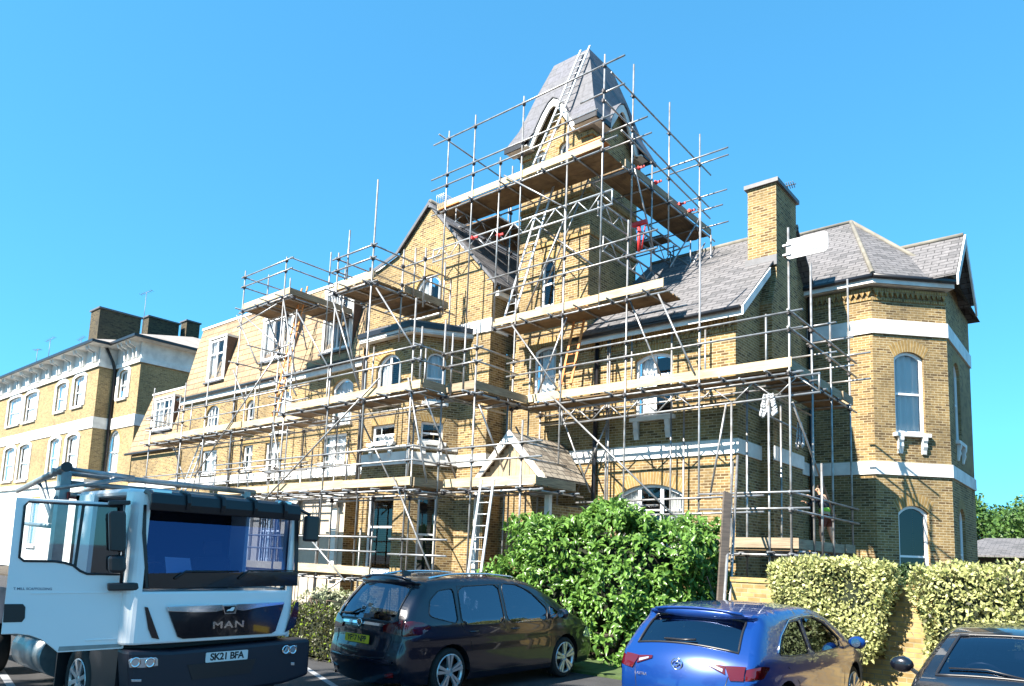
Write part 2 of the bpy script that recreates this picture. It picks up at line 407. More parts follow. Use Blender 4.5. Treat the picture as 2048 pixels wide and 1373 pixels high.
for z0_, z1_, o_, mt_, nm_ in ((14.96, 15.08, .08, 'arch', 'string_course'), (15.2, 15.37, .16, 'soffit', 'cornice')):
    for bx in ((TX0 - o_, GX - .98, TY0 - o_, TY0 + .3), (GX + .98, TX1 + o_, TY0 - o_, TY0 + .3), (TX1 - .3, TX1 + o_ + .002, TY0 + .3, GY - .98), (TX1 - .3, TX1 + o_, GY + .98, TY1 + o_)):
        if nm_ == 'string_course' and bx[1] - bx[0] < .1: continue
        m = MB(); m.box(*bx, z0_, z1_); m.build(nm_, M[mt_], house)
m = MB(); m.revolve([(.16, 0), (.16, .1), (.1, .1), (.1, 0)], (GX, TY0 - .05, 15.85), 20, 'y', False); m.build('roundel', M['arch'], house)
# pavilion roof: bell-cast rings, gables cut into the front and right
rings = [(15.36, .44), (15.62, .33), (16.05, .13), (16.6, -.04), (17.4, -.27), (18.58, -.66)]
cx, cy, hx, hy = (TX0 + TX1) / 2, (TY0 + TY1) / 2, (TX1 - TX0) / 2, (TY1 - TY0) / 2
m = MB()
for (z0, a0), (z1, a1) in zip(rings, rings[1:]):
    c0 = [(cx - hx - a0, cy - hy - a0), (cx + hx + a0, cy - hy - a0), (cx + hx + a0, cy + hy + a0), (cx - hx - a0, cy + hy + a0)]
    c1 = [(cx - hx - a1, cy - hy - a1), (cx + hx + a1, cy - hy - a1), (cx + hx + a1, cy + hy + a1), (cx - hx - a1, cy + hy + a1)]
    for i in range(4):
        j = (i + 1) % 4; a, b, c, d = (*c0[i], z0), (*c0[j], z0), (*c1[j], z1), (*c1[i], z1)
        if z1 < 16.7 and i in (0, 1):      # leave the gable's width open
            ax = 0 if i == 0 else 1; g = GX if i == 0 else GY
            def gw(z): return max(.02, .98 * (GA + .12 - z) / (GA + .12 - 15.36))
            def mid(p, q, z, sgn): t = ((g + sgn * gw(z)) - p[ax]) / (q[ax] - p[ax]); return tuple(p[k] + (q[k] - p[k]) * t for k in range(3))
            m.face([a, mid(a, b, z0, -1), mid(d, c, z1, -1), d]); m.face([mid(a, b, z0, 1), b, c, mid(d, c, z1, 1)])
        else: m.face([a, b, c, d])
t = rings[-1]; m.face([(cx - hx - t[1], cy - hy - t[1], t[0]), (cx + hx + t[1], cy - hy - t[1], t[0]), (cx + hx + t[1], cy + hy + t[1], t[0]), (cx - hx - t[1], cy + hy + t[1], t[0])])
troof = m.build('tower_roof', M['slate_top'], house)
m = MB()   # eaves boards
a = .45; z = 15.2
for (x0, x1, y0, y1) in ((TX0 - a, GX - 1.0, TY0 - a - .02, TY0 - a + .03), (GX + 1.02, TX1 + a, TY0 - a - .02, TY0 - a + .03), (TX1 + a - .03, TX1 + a + .02, TY0 - a, GY - 1.02), (TX1 + a - .03, TX1 + a + .02, GY + 1.02, TY1 + a)):
    m = MB(); m.box(x0, x1, y0, y1, z, z + .16); m.build('gutter', M['black'], troof)
m = MB()
for b_ in ((TX0 - a + .03, GX - .9, TY0 - a + .03, TY0, z + .02, z + .05), (GX + .9, TX1 + a - .03, TY0 - a + .03, TY0, z + .02, z + .05), (TX1, TX1 + a - .03, TY0, GY - .9, z + .021, z + .051), (TX1, TX1 + a - .03, GY + .9, TY1, z + .02, z + .05)):
    m = MB(); m.box(*b_); m.build('soffit', M['white'], troof)
# small gables: curved white bargeboards and their little slated roofs
for ax in (0, 1):
    g = GX if ax == 0 else GY
    def G(u, z, off): return Vector((g + u, TY0 - off, z)) if ax == 0 else Vector((TX1 + off, g + u, z))
    prof = [(1.0, 15.22), (.9, 15.46), (.65, 15.84), (.42, 16.22), (.18, 16.5), (0, 16.6)]
    inn = [(.8, 15.22), (.7, 15.42), (.46, 15.78), (.27, 16.08), (.12, 16.28), (0, 16.34)]
    m = MB(); h = Vector((0, .07, 0)) if ax == 0 else Vector((-.07, 0, 0))
    for sg in (-1, 1):
        for i in range(5):
            m.prism([G(sg * prof[i][0], prof[i][1], .26), G(sg * prof[i + 1][0], prof[i + 1][1], .26), G(sg * inn[i + 1][0], inn[i + 1][1], .26), G(sg * inn[i][0], inn[i][1], .26)], h)
    m.build('bargeboard', M['white'], troof)
    m = MB()
    for sg in (-1, 1):
        for i in range(5):
            a_, b_ = prof[i], prof[i + 1]
            q = [G(sg * a_[0], a_[1] + .02, .30), G(sg * b_[0], b_[1] + .02, .30), G(sg * b_[0], b_[1] + .02, -.75), G(sg * a_[0], a_[1] + .02, -.75)]
            m.prism(q, (0, 0, .04))
    m.build('gable_roof', M['slate_top'], troof)
# --- right wing roof
RY, RZ = 21.3, 12.0          # ridge
m = MB(); e0, ez = YF - .36, 8.36; XV = XR + .28
m.prism([(XTW, e0, ez), (XV, e0, ez), (XV, RY, RZ), (XTW, RY, RZ)], (0, 0, .07))
m.prism([(XTW, RY, RZ), (XV, RY, RZ), (XV, 25.2, 8.4), (XTW, 25.2, 8.4)], (0, 0, .07))
roofA = m.build('roof', M['slate'], house)
m = MB(); m.tube([(XTW, RY, RZ + .06), (XV, RY, RZ + .06)], .09); m.build('ridge', M['ridge'], roofA)
w = Wall((XR, 0), (0, 1), house)
w.panel([(YF, 0), (YT, 0), (YT, 10.4), (RY, 11.85), (YF, 8.42)])
m = MB()   # bargeboard on the verge, gutter and fascia
m.prism([(XV, e0 - .02, ez - .22), (XV, e0 - .02, ez + .02), (XV, 19.0, ez + .02 + (19.0 - e0) * (RZ - ez) / (RY - e0)), (XV, 19.0, ez - .2 + (19.0 - e0) * (RZ - ez) / (RY - e0))], (.04, 0, 0))
m.box(XTW, XV - .02, e0 + .03, e0 + .06, ez - .2, ez - .01)
m.build('fascia', M['white'], roofA)
m = MB(); m.tube([(XTW - .3, e0 - .04, ez - .01), (XV - .05, e0 - .04, ez - .01)], .065, 8); m.build('gutter', M['black'], roofA)
# dentil course under the eaves
def dentils(wall, u0, u1, z, parent, name='dentil_course'):
    m = MB(); wall.slab(u0, u1, z + .09, z + .17, 0, .1, m); wall.slab(u0, u1, z - .17, z - .1, 0, .03, m)
    k = u0 + .03
    while k < u1 - .1:
        m.prism([wall.pt(k, z + .088, .003), wall.pt(k + .16, z + .088, .003), wall.pt(k + .08, z - .08, .003)], wall.n * .08); k += .165
    m.build(name, M['arch'], parent)
dentils(Wall((0, YF), (1, 0), house), XTW + .1, XR - .01, 8.08, house)
# chimney on the gable end
def chimney(x0, x1, y0, y1, z0, z1, parent, cap='lead', name='chimney', mt='brick'):
    m = MB(); m.box(x0, x1, y0, y1, z0, z1); c = m.build(name, M[mt], parent)
    m = MB(); m.box(x0 - .09, x1 + .09, y0 - .09, y1 + .09, z1 + .002, z1 + .12); m.build('cap', M[cap], c); return c
m = MB(); CX0, CX1, CY0, CY1 = -7.9, -7.08, 19.35, 20.95
m.box(CX0, CX1, CY0, CY1, 9.2, 12.62); ch = m.build('chimney', M['brick'], roofA)
m = MB(); m.box(CX0 - .08, CX1 + .08, CY0 - .08, CY1 + .08, 12.622, 12.74); m.build('cap', M['lead'], ch)
m = MB(); m.prism([(XR, CY0 - .35, 0), (XR, CY1 + .3, 0), (XR, CY1 + .3, 9.0), (XR, CY1, 9.9), (XR, CY0, 9.9), (XR, CY0 - .35, 9.0)], (.352, 0, 0)); m.build('chimney_breast', M['brick'], house)
m = MB(); m.box(CX0 - .06, CX1 + .02, CY0 - .05, CY0 - .002, 10.2, 10.5); m.build('flashing', M['lead'], roofA)
# white bands
def band(pts, z0, z1, parent, o=.05, name='band', mt='white'):
    m = MB(); pts = [Vector((p[0], p[1], 0)) for p in pts]; n = len(pts); outp = []
    for i, p in enumerate(pts):
        ns = []
        if i > 0: d = (p - pts[i - 1]).normalized(); ns.append(Vector((d.y, -d.x, 0)))
        if i < n - 1: d = (pts[i + 1] - p).normalized(); ns.append(Vector((d.y, -d.x, 0)))
        if len(ns) == 1: q = ns[0]
        else: q = (ns[0] + ns[1]); q = q / max(.3, q.length_squared) * 2
        outp.append(p + q * o)
    for i in range(n - 1):
        a, b, c, d = pts[i], pts[i + 1], outp[i + 1], outp[i]
        Z = lambda p, z: (p.x, p.y, z)
        m.face([Z(d, z0), Z(c, z0), Z(c, z1), Z(d, z1)]); m.face([Z(d, z1), Z(c, z1), Z(b, z1), Z(a, z1)]); m.face([Z(a, z0), Z(b, z0), Z(c, z0), Z(d, z0)])
    for i, fl in ((0, 1), (n - 1, 0)):
        a, d = pts[i], outp[i]; q = [(a.x, a.y, z0), (d.x, d.y, z0), (d.x, d.y, z1), (a.x, a.y, z1)]; m.face(q if fl else q[::-1])
    return m.build(name, M[mt], parent)
band([(XG0, YF), (XR, YF), (XR, CY0 - .36)], BZ0, BZ1, house)
band([(XR + .352, CY0 - .36), (XR + .352, CY1 + .31)], BZ0, BZ1, house)
band([(XR, CY1 + .31), (XR, YT - .06)], BZ0, BZ1, house)
# --- turret wing (right end, canted corner)
XC0, XC1, YC = -5.55, -3.9, 24.6
w = Wall((0, YT), (1, 0), house); w.panel([(XR, 0), (XC0, 0), (XC0, 10.62), (XR, 10.62)])
dentils(w, XR + .05, XC0, 10.12, house)
cl = math.hypot(XC1 - XC0, YC - YT)
w = Wall((XC0, YT), (XC1 - XC0, YC - YT), house)
p = cl / 2
w.window(p - .52, p + .42, 5.95, 8.22, .2, brackets=True, curtain='nets', arch=.36)
w.window(p - .52, p + .42, 1.15, 3.6, .22, curtain=None, arch=.36, mid=2.35)
w.panel([(0, 0), (cl, 0), (cl, 10.62), (0, 10.62)]); dentils(w, 0.02, cl, 10.12, house)
w = Wall((XC1, YC), (0, 1), house); L3 = 4.2
w.window(.95, 2.0, 5.95, 8.2, .3, brackets=True, curtain='nets', arch=.3); w.window(.95, 2.0, 1.15, 3.6, .3, arch=.3)
w.panel([(0, 0), (L3 - .05, 0), (L3 - .05, 10.6), (0, 10.6)])
band([(XR, YT), (XC0, YT), (XC1, YC), (XC1, YC + 4.15)], BZ0, BZ1, house)
band([(XR, YT), (XC0, YT), (XC1, YC), (XC1, YC + 4.15)], 8.92, 9.36, house)
w = Wall((0, YC + 4.15), (-1, 0), house); w.panel([(-XC1, 0), (13, 0), (13, 10.5), (-XC1, 10.5)])
# turret roof: hipped over the canted corner; one ridge running back to the left
ez = 10.62; o = .32
A0 = (XR - 2.5, YT - o, ez); A1 = (XC0 + o * .41, YT - o, ez); A2 = (XC1 + o, YC - o * .41, ez); A3 = (XC1 + o, YC + 3.6, ez)
ap = on(1702, 446, y=26.2); AP = (ap.x, ap.y, ap.z); RL = (AP[0] - 6.5, AP[1], AP[2])
BK = (AP[0], YC + 4.15, ez + .2)
m = MB()
m.face([A0, A1, AP, RL]); m.face([A1, A2, AP]); m.face([A2, A3, (XC1 + o, YC + 4.5, ez), AP]); m.face([RL, AP, (XC1 + o, YC + 4.5, ez), (AP[0] - 6.5, YC + 4.5, ez)])
m.face([A0, RL, (AP[0] - 6.5, YC + 4.5, ez)])
roofT = m.build('roof', M['slate'], house)
m = MB()
for a, b in ((A1, AP), (A2, AP), (AP, RL)): m.tube([Vector(a) + Vector((0, 0, .03)), Vector(b) + Vector((0, 0, .03))], .07, 8)
m.build('ridge', M['ridge'], roofT)
m = MB()
for a, b in ((A0, A1), (A1, A2)): m.tube([Vector(a) + Vector((0, 0, -.04)), Vector(b) + Vector((0, 0, -.04))], .075, 8)
m.build('gutter', M['black'], roofT)
off = lambda p, dx, dy, dz=0: (p[0] + dx, p[1] + dy, p[2] + dz)
band([(A0[0], A0[1] + .06), (A1[0] - .02, A1[1] + .06), (A2[0] - .06, A2[1] + .02)], ez - .24, ez - .1, roofT, .02, 'fascia')
band([(A0[0], A0[1] + .08), (A1[0] - .02, A1[1] + .08), (A2[0] - .08, A2[1] + .03)], ez - .245, ez - .24, roofT, -.3, 'soffit')
# small gable on the turret's right face
GYy, GXv, GZt, GZb = 25.5, XC1 + .42, 12.34, 10.6
m = MB(); h_ = 1.62
m.prism([(GXv, GYy - h_, GZb), (GXv, GYy, GZt), (-6.3, GYy, GZt), (-6.3, GYy - h_, GZb)], (0, 0, .06)); m.prism([(GXv, GYy, GZt), (GXv, GYy + h_, GZb), (-6.3, GYy + h_, GZb), (-6.3, GYy, GZt)], (0, 0, .06))
rg = m.build('roof', M['slate'], house)
m = MB(); m.tube([(GXv, GYy, GZt + .08), (-5.4, GYy, GZt + .08)], .08); m.build('ridge', M['ridge'], rg)
m = MB()
for sg in (-1, 1):
    e = Vector((GXv + .02, GYy + sg * (h_ + .08), GZb - .12)); T = Vector((GXv + .02, GYy, GZt))
    m.prism([e + Vector((0, 0, -.22)), e + Vector((0, 0, .08)), T + Vector((0, 0, .08)), T + Vector((0, 0, -.26))], (.05, 0, 0))
m.build('bargeboard', M['white'], rg)
w = Wall((XC1 - .002, 0), (0, 1), house)
w.panel([(GYy - 1.5, 10.5), (GYy + 1.5, 10.5), (GYy, GZt - .1)])
# --- gable wing
w = Wall((0, YG), (1, 0), house)
w.window(-18.95, -17.66, 10.1, 11.1, .5, curtain='sides', arch=.3, bars='mull', sill=.1)
w.window(-21.0, -20.3, 5.9, 7.3, .12, curtain='nets')
w.panel([(XG1, 0), (XG0, 0), (XG0, 10.75), (-18.39, 14.1), (-19.9, 12.75), (XG1, 12.2)])
w = Wall((XG0, 0), (0, 1), house); w.panel([(YG, 0), (YF, 0), (YF, 10.75), (YG, 10.75)])
w2 = Wall((XG0, 0), (0, 1), house); w2.panel([(YF, 8.45), (21, 8.45), (21, 10.7), (YF, 10.7)])
band([(-16.9, YG), (XG0, YG), (XG0, YF - .01)], 9.02, 9.45, house, .06)
band([(XG1, YG), (-20.4, YG)], BZ0, BZ1, house); band([(-16.45, YG), (XG0, YG), (XG0, YF - .06)], BZ0, BZ1, house)
m = MB()   # steep slate roof running back
AZ = 14.25; y0, y1 = YG - .07, 24
sl = (AZ - 10.72) / (18.39 + XG0 - .25)
m.prism([(-18.39, y0, AZ), (XG0 + .25, y0, 10.5), (XG0 + .25, y1, 10.5), (-18.39, y1, AZ)], (0, 0, .07))
m.prism([(-18.39, y0, AZ), (-19.95, y0, 12.78), (-19.95, y1, 12.78), (-18.39, y1, AZ)], (0, 0, .07))
rG = m.build('roof', M['slate'], house)
m = MB()
m.prism([(-18.39, y0 - .02, AZ + .05), (XG0 + .27, y0 - .02, 10.55), (XG0 + .27, y0 - .02, 10.43), (-18.39, y0 - .02, AZ - .1)], (0, -.04, 0))
m.prism([(-18.39, y0 - .02, AZ + .05), (-20.0, y0 - .02, 12.8), (-20.0, y0 - .02, 12.66), (-18.39, y0 - .02, AZ - .1)], (0, -.04, 0))
m.prism([(-20.0, y0 - .02, 12.8), (XG1, y0 - .02, 12.32), (XG1, y0 - .02, 12.2), (-20.0, y0 - .02, 12.66)], (0, -.04, 0))
m.build('verge', M['lead'], rG)
m = MB(); m.tube([(-18.39, y0, AZ + .06), (-18.39, y1, AZ + .06)], .09); m.build('ridge', M['ridge'], rG)
m = MB(); m.box(XG0 + .2, XG0 + .32, y0 + .1, 20.5, 10.36, 10.46); m.build('gutter', M['black'], rG)
m = MB(); m.box(XG0 - .001, XG0 + .19, YG + .1, 20.5, 10.2, 10.36); m.build('fascia', M['white'], rG)
# --- canted bay, three storeys
BX = [(-20.35, YG), (-19.55, YB), (-17.35, YB), (-16.5, YG)]
BH = 8.95
w = Wall((0, YB), (1, 0), house)
w.window(-19.1, -17.85, 6.75, 8.0, .42, curtain='sides', arch=.24, bars='mull')
w.window(-19.15, -18.0, 5.45, 6.05, 0, curtain='half', brackets=True, arch=.22)
w.window(-19.15, -17.85, 1.3, 3.75, 0, curtain=None, arch=.2, mid=2.7)
w.panel([(BX[1][0], 0), (BX[2][0], 0), (BX[2][0], BH), (BX[1][0], BH)])
l = math.hypot(.85, YG - YB)
w = Wall(BX[2], (.85, YG - YB), house)
w.window(.5, 1.15, 6.75, 8.1, .3, curtain='nets', arch=.2, frame=.05)
w.window(.42, 1.15, 5.45, 6.1, 0, curtain=None, brackets=True, arch=.2)
w.window(.45, 1.1, 1.3, 3.75, 0, curtain=None, arch=.18, mid=2.5)
w.panel([(0, 0), (l, 0), (l, BH), (0, BH)])
w = Wall(BX[0], (.8, YB - YG), house); w.panel([(0, 0), (l - .02, 0), (l - .02, BH), (0, BH)])
band(BX, BZ0, BZ1 + .02, house, .06); band(BX, 5.2, 5.3, house, .05)
m = MB()   # flat lead roof with deep eaves
eo = [(-20.75, YG), (-19.72, YB - .3), (-17.15, YB - .3), (-16.0, YG)]
m.prism([(x, y, BH + .22) for x, y in eo], (0, 0, .05)); m.prism([(x * .9 - 1.85, y + .12, BH + .28) for x, y in eo], (0, 0, .12))
rb = m.build('roof', M['lead'], house)
band(eo, BH + .1, BH + .26, rb, .06, 'gutter', 'black'); band([(x, y) for x, y in eo], BH - .06, BH + .1, rb, .0, 'fascia')
m = MB(); m.prism([(x, y, BH - .04) for x, y in eo], (0, 0, .03)); m.build('soffit', M['white'], rb)
# --- mansard wing
XM = -36.0; MZ = 9.1
w = Wall((0, YG + .1), (1, 0), house)
def px_hole(x0, x1, yt, ym, yb, pl): a, b = on(x0, yb, y=pl), on(x1, yb, y=pl); return a.x, b.x, on((x0 + x1) / 2, yb, y=pl).z, on(x0, ym, y=pl).z
PL = YG + .1
for (x0, x1, z0, z1, rise, cu) in ((-33.5, -32.3, 6.75, 8.2, .3, 'sides'), (-27.6, -26.4, 6.75, 8.2, .3, 'nets'), (-23.6, -22.3, 6.75, 8.2, .3, 'nets'), (-29.9, -29.2, 6.9, 8.2, .2, 'nets')):
    w.window(x0, x1, z0, z1, rise, curtain=cu, arch=.28, bars='grid' if cu == 'sides' else 'sash')
for (x0, x1) in ((-33.6, -32.2), (-28.1, -27.0), (-24.0, -22.5), (-29.9, -29.1)):
    w.window(x0, x1, 5.25, 6.35, 0, curtain='nets', arch=.2, bars='case')
for (x0, x1) in ((-33.6, -32.2), (-28.8, -27.0)):
    w.window(x0, x1, 1.4, 3.4, 0, curtain='nets', arch=.2)
w.panel([(XM, 0), (XG1, 0), (XG1, MZ), (XM, MZ)])
band([(XM, PL), (XG1, PL)], BZ0, BZ1, house)
w = Wall((XM, 0), (0, 1), house)
m = MB(); zt = 12.98
P0, P1, P2, P3 = (XM, PL - .12, MZ), (XG1, PL - .12, MZ), (XG1, 17.65, zt), (XM - .35, 17.65, zt)
m.face([P0, P1, P2, P3]); m.face([(XM, 24, MZ), P0, P3, (XM - .35, 24, zt)]); m.face([P3, P2, (XG1, 24, zt), (XM - .35, 24, zt)])
rM = m.build('mansard_roof', M['tile'], house)
m = MB(); m.box(XM - .4, XG1, 17.6, 17.75, zt - .02, zt + .1); m.build('coping', M['white'], rM)
m = MB(); m.tube([(XM - .2, PL - .2, MZ - .02), (XG1, PL - .2, MZ - .02)], .08); m.build('gutter', M['black'], rM)
m = MB(); m.box(XM - .1, XG1, PL - .14, PL - .1, MZ - .3, MZ - .06); m.box(XM - .1, XG1, PL - .1, PL, MZ - .3, MZ - .26); m.build('fascia', M['white'], rM)
# dormer windows set in the slope
def dormer(x0, x1, z0, z1, parent, bars='case', grey=False, base=MZ, top=zt, yb=PL - .12, yt=17.65, cu='sides'):
    yf = yb + (yt - yb) * (z0 - base) / (top - base) - .06
    m = MB(); yb2 = yf + 1.2
    m.box(x0 - .16, x1 + .16, yf, yb2, z1 + .06, z1 + .16)
    m.box(x0 - .14, x0 - .001, yf + .02, yb2, z0 - .06, z1 + .06); m.box(x1 + .001, x1 + .14, yf + .02, yb2, z0 - .06, z1 + .06)
    d = m.build('dormer', M['white'], parent)
    m = MB(); m.box(x1 + .141, x1 + .16, yf + .05, yb2, z0, z1 + .05); m.build('cheek', M['terra'] if not grey else M['lead'], d)
    m = MB(); m.box(x0 - .2, x1 + .2, yf - .1, yf + .1, z0 - .14, z0 - .062); m.build('sill', M['lead'], d)
    ww = Wall((0, yf + .02), (1, 0), parent); ww.window(x0, x1, z0, z1, 0, bars=bars, sill=0, arch=0, depth=.06, curtain=cu, frame=.09)
    return d
dormer(-33.75, -32.35, 9.75, 11.75, rM)
dormer(-29.1, -26.9, 10.1, 11.9, rM, bars='three', grey=True)
dormer(-24.4, -22.75, 9.75, 12.2, rM)
# lower mansard at the far left
w = Wall((0, PL + .05), (1, 0), house); XL = -41.5
w.window(-40.3, -38.9, 1.5, 3.3, 0)
w.panel([(XL, 0), (XM + .02, 0), (XM + .02, 6.7), (XL, 6.7)])
band([(XL, PL + .05), (XM, PL + .05)], BZ0, BZ1, house)
m = MB(); lt = 10.1
Q = [(XL - .3, PL - .1, 6.7), (XM, PL - .1, 6.7), (XM, 17.6, lt), (XL + .2, 17.6, lt)]
m.face(Q); m.face([Q[3], Q[2], (XM, 24, lt), (XL + .2, 24, lt)]); m.face([(XL - .3, 24, 6.7), Q[0], Q[3], (XL + .2, 24, lt)])
rl = m.build('mansard_roof', M['tile'], house)
m = MB(); m.box(XL + .1, XM, 17.55, 17.7, lt - .02, lt + .08); m.build('coping', M['white'], rl)
m = MB(); m.tube([(XL - .3, PL - .2, 6.66), (XM - .1, PL - .2, 6.66)], .07); m.build('gutter', M['black'], rl)
dormer(-39.5, -37.5, 7.85, 9.45, rl, bars='grid', base=6.7, top=lt, yb=PL - .1, yt=17.6)
# --- ground floor bay with columns on the mansard wing
w = Wall((0, YB), (1, 0), house, M['cream'])
w.window(-25.6, -24.2, 1.3, 3.1, 0, curtain=None, bars='grid', arch=0)
w.panel([(-26.6, 0), (-20.3, 0), (-20.3, 3.75), (-26.6, 3.75)])
w = Wall((-20.3, 0), (0, 1), house, M['brick']); w.panel([(YB, 0), (YG, 0), (YG, 3.75), (YB, 3.75)])
m = MB(); m.box(-26.9, -20.1, YB - .22, YG, 3.72, 4.05); m.box(-26.8, -20.2, YB - .1, YG, 4.05, 4.2); m.build('cornice', M['white'], house)
for x in (-23.1, -20.75, -26.2):
    m = MB(); m.box(x - .17, x + .17, YB - .12, YB - .002, .9, 3.35); c = m.build('pilaster', M['stucco'], house)
    m = MB()
    for k in range(9):
        a = -.2 + .05 * k; m.tube([(x + a, YB - .16, 3.36), (x + a * 1.25, YB - .24, 3.5 + .04 * (k % 2)), (x + a * 1.4, YB - .18, 3.64)], .035, 6)
    m.box(x - .3, x + .3, YB - .26, YB - .01, 3.64, 3.715); m.build('capital', M['white'], c)
# --- downpipes
def pipe(pts, r=.055, parent=None):
    m = MB(); m.tube(pts, r, 8); return m.build('downpipe', M['black'], parent)
pipe([(-11.66, YF - .09, 8.2), (-11.66, YF - .09, .1)], .07, house)
pipe([(-21.55, PL - .1, 12.6), (-21.55, PL - .1, 9.2)], .07, house); pipe([(-30.8, PL - .1, 8.8), (-30.8, PL - .1, .1)], .06, house)
pipe([(-21.45, YG - .1, 9), (-21.45, YG - .1, 3)], .06, house); pipe([(-35.7, PL - .1, 6.6), (-35.7, PL - .1, .1)], .06, house)
pipe([(XR + .1, YT - .1, 10.4), (XR + .1, YT - .1, .1)], .05, house)
# --- porch gable and roof
pl = 15.0
ax_ = on(1021, 868, y=pl); L_ = on(944, 958, y=pl); 
PXc = ax_.x; PZ = ax_.z; hw = 1.3; pe = 3.95
m = MB()
m.prism([(PXc - hw, pl, pe), (PXc, pl, PZ), (PXc, YF, PZ), (PXc - hw, YF, pe)], (0, 0, .06))
m.prism([(PXc, pl, PZ), (PXc + hw, pl, pe), (PXc + hw, YF - .7, pe), (PXc, YF, PZ)], (0, 0, .06))
pr = m.build('porch_roof', M['porch_tile'], house)
m = MB(); sx = hw + .06
m.prism([(PXc - hw - .05, pl - .02, pe - .05), (PXc, pl - .02, PZ + .1), (PXc, pl - .02, PZ - .2), (PXc - hw + .12, pl - .02, pe - .05)], (0, -.06, 0))
m.prism([(PXc + hw + .05, pl - .02, pe - .05), (PXc, pl - .02, PZ + .1), (PXc, pl - .02, PZ - .2), (PXc + hw - .12, pl - .02, pe - .05)], (0, -.06, 0))
m.build('bargeboard', M['white'], pr)
m = MB()
for k in range(14):
    x = PXc - 1.1 + k * .158; hgt = (PZ - .15) - abs(x + .079 - PXc) * (PZ - pe) / hw
    if hgt > pe: m.prism([(x, pl + .1, pe - .1), (x + .15, pl + .1, pe - .1), (x + .15, pl + .1, hgt), (x, pl + .1, hgt)], (0, .03, 0))
M['clad'] = mat('beige_cladding', (.40, .31, .2), .75, noise=.25)
m.build('cladding', M['clad'], pr)
m = MB()
for x in (PXc - hw + .1, PXc + hw): m.box(x - .07, x + .07, pl + .02, pl + .16, 0, pe - .05)
m.box(PXc - hw, PXc + hw + .1, pl + .0, pl + .16, pe - .22, pe - .06)
m.build('porch_post', M['white'], pr)
w = Wall((PXc + hw, 0), (0, 1), house, M['brick']); w.panel([(pl + .2, 0), (YF, 0), (YF, 3.3), (pl + .2, 3.3)])
# ================================================================ ground and planting
M['asphalt'] = mat('asphalt', (.042, .042, .046), .88, noise=.35, nscale=2.5, bump=.4, bscale=140)
GZ = -.1
m = MB(); m.face([(-500, -400, GZ), (500, -400, GZ), (500, 700, GZ), (-500, 700, GZ)]); lab(m.build('ground', M['asphalt']), kind='structure')
M['soil'] = mat('soil', (.06, .045, .03), .95, noise=.5, nscale=4, bump=.5); M['turf'] = mat('turf', (.06, .10, .025), .95, noise=.5, nscale=9, bump=.6)
m = MB(); m.box(-60, 8, 12.9, 60, GZ - .3, -.012); m.build('terrain', M['soil']); lab(bpy.data.objects['terrain'], kind='structure')
m = MB(); m.box(-9.6, -5.1, 10.95, 12.88, GZ - .2, GZ + .05); lab(m.build('verge', M['turf']), kind='structure')
M['line'] = mat('road_paint', (.33, .34, .36), .7, noise=.3)
for a, b in (((0, 1340), (22, 1373)), ((588, 1322), (690, 1386)),): 
    p, q = on(*a, z=GZ), on(*b, z=GZ); d = (q - p).normalized(); n = Vector((-d.y, d.x, 0)) * .05; q = q + d * 1.5; m = MB(); m.face([(v.x, v.y, GZ + .004) for v in (p - n, q - n, q + n, p + n)]); lab(m.build('bay_marking', M['line']), kind='structure')
# ---------------------------------------------------------------- leaves
def leafmat(name, c, c2, trans=.35, rough=.45):
    m = bpy.data.materials.new(name); m.use_nodes = True; nt = m.node_tree; N, L = nt.nodes, nt.links; b = N['Principled BSDF']
    b.inputs['Roughness'].default_value = rough; b.inputs['Specular IOR Level'].default_value = .4
    g = N.new('ShaderNodeNewGeometry'); mx = N.new('ShaderNodeMix'); mx.data_type = 'RGBA'; mx.inputs[6].default_value = (*c, 1); mx.inputs[7].default_value = (*c2, 1)
    L.new(g.outputs['Random Per Island'], mx.inputs[0]); L.new(mx.outputs[2], b.inputs['Base Color'])
    t = N.new('ShaderNodeBsdfTranslucent'); L.new(mx.outputs[2], t.inputs[0]); s = N.new('ShaderNodeMixShader'); s.inputs[0].default_value = trans
    L.new(b.outputs[0], s.inputs[1]); L.new(t.outputs[0], s.inputs[2]); L.new(s.outputs[0], N['Material Output'].inputs[0]); return m
M['laurel'] = leafmat('laurel_leaf', (.17, .31, .06), (.06, .14, .025), .3, .3)
M['golden'] = leafmat('golden_leaf', (.58, .57, .26), (.30, .33, .11), .3); M['privet'] = leafmat('privet_leaf', (.06, .06, .018), (.03, .035, .012), .2)
M['pale'] = leafmat('cream_leaf', (.5, .5, .36), (.12, .17, .05), .2); M['treeleaf'] = leafmat('tree_leaf', (.10, .19, .04), (.05, .11, .03), .3)
M['purple'] = leafmat('copper_leaf', (.10, .06, .10), (.05, .05, .08), .3); M['box'] = leafmat('dark_leaf', (.06, .10, .03), (.03, .06, .02), .2)
M['lime'] = leafmat('lime_leaf', (.30, .42, .03), (.2, .3, .03), .4)
M['bark'] = mat('bark', (.09, .065, .045), .9, noise=.4, nscale=10, bump=.6); M['core'] = mat('inner_shade', (.012, .018, .008), 1)  # inner_shade: near-black hulls inside bushes and hedges, shade put into the colour
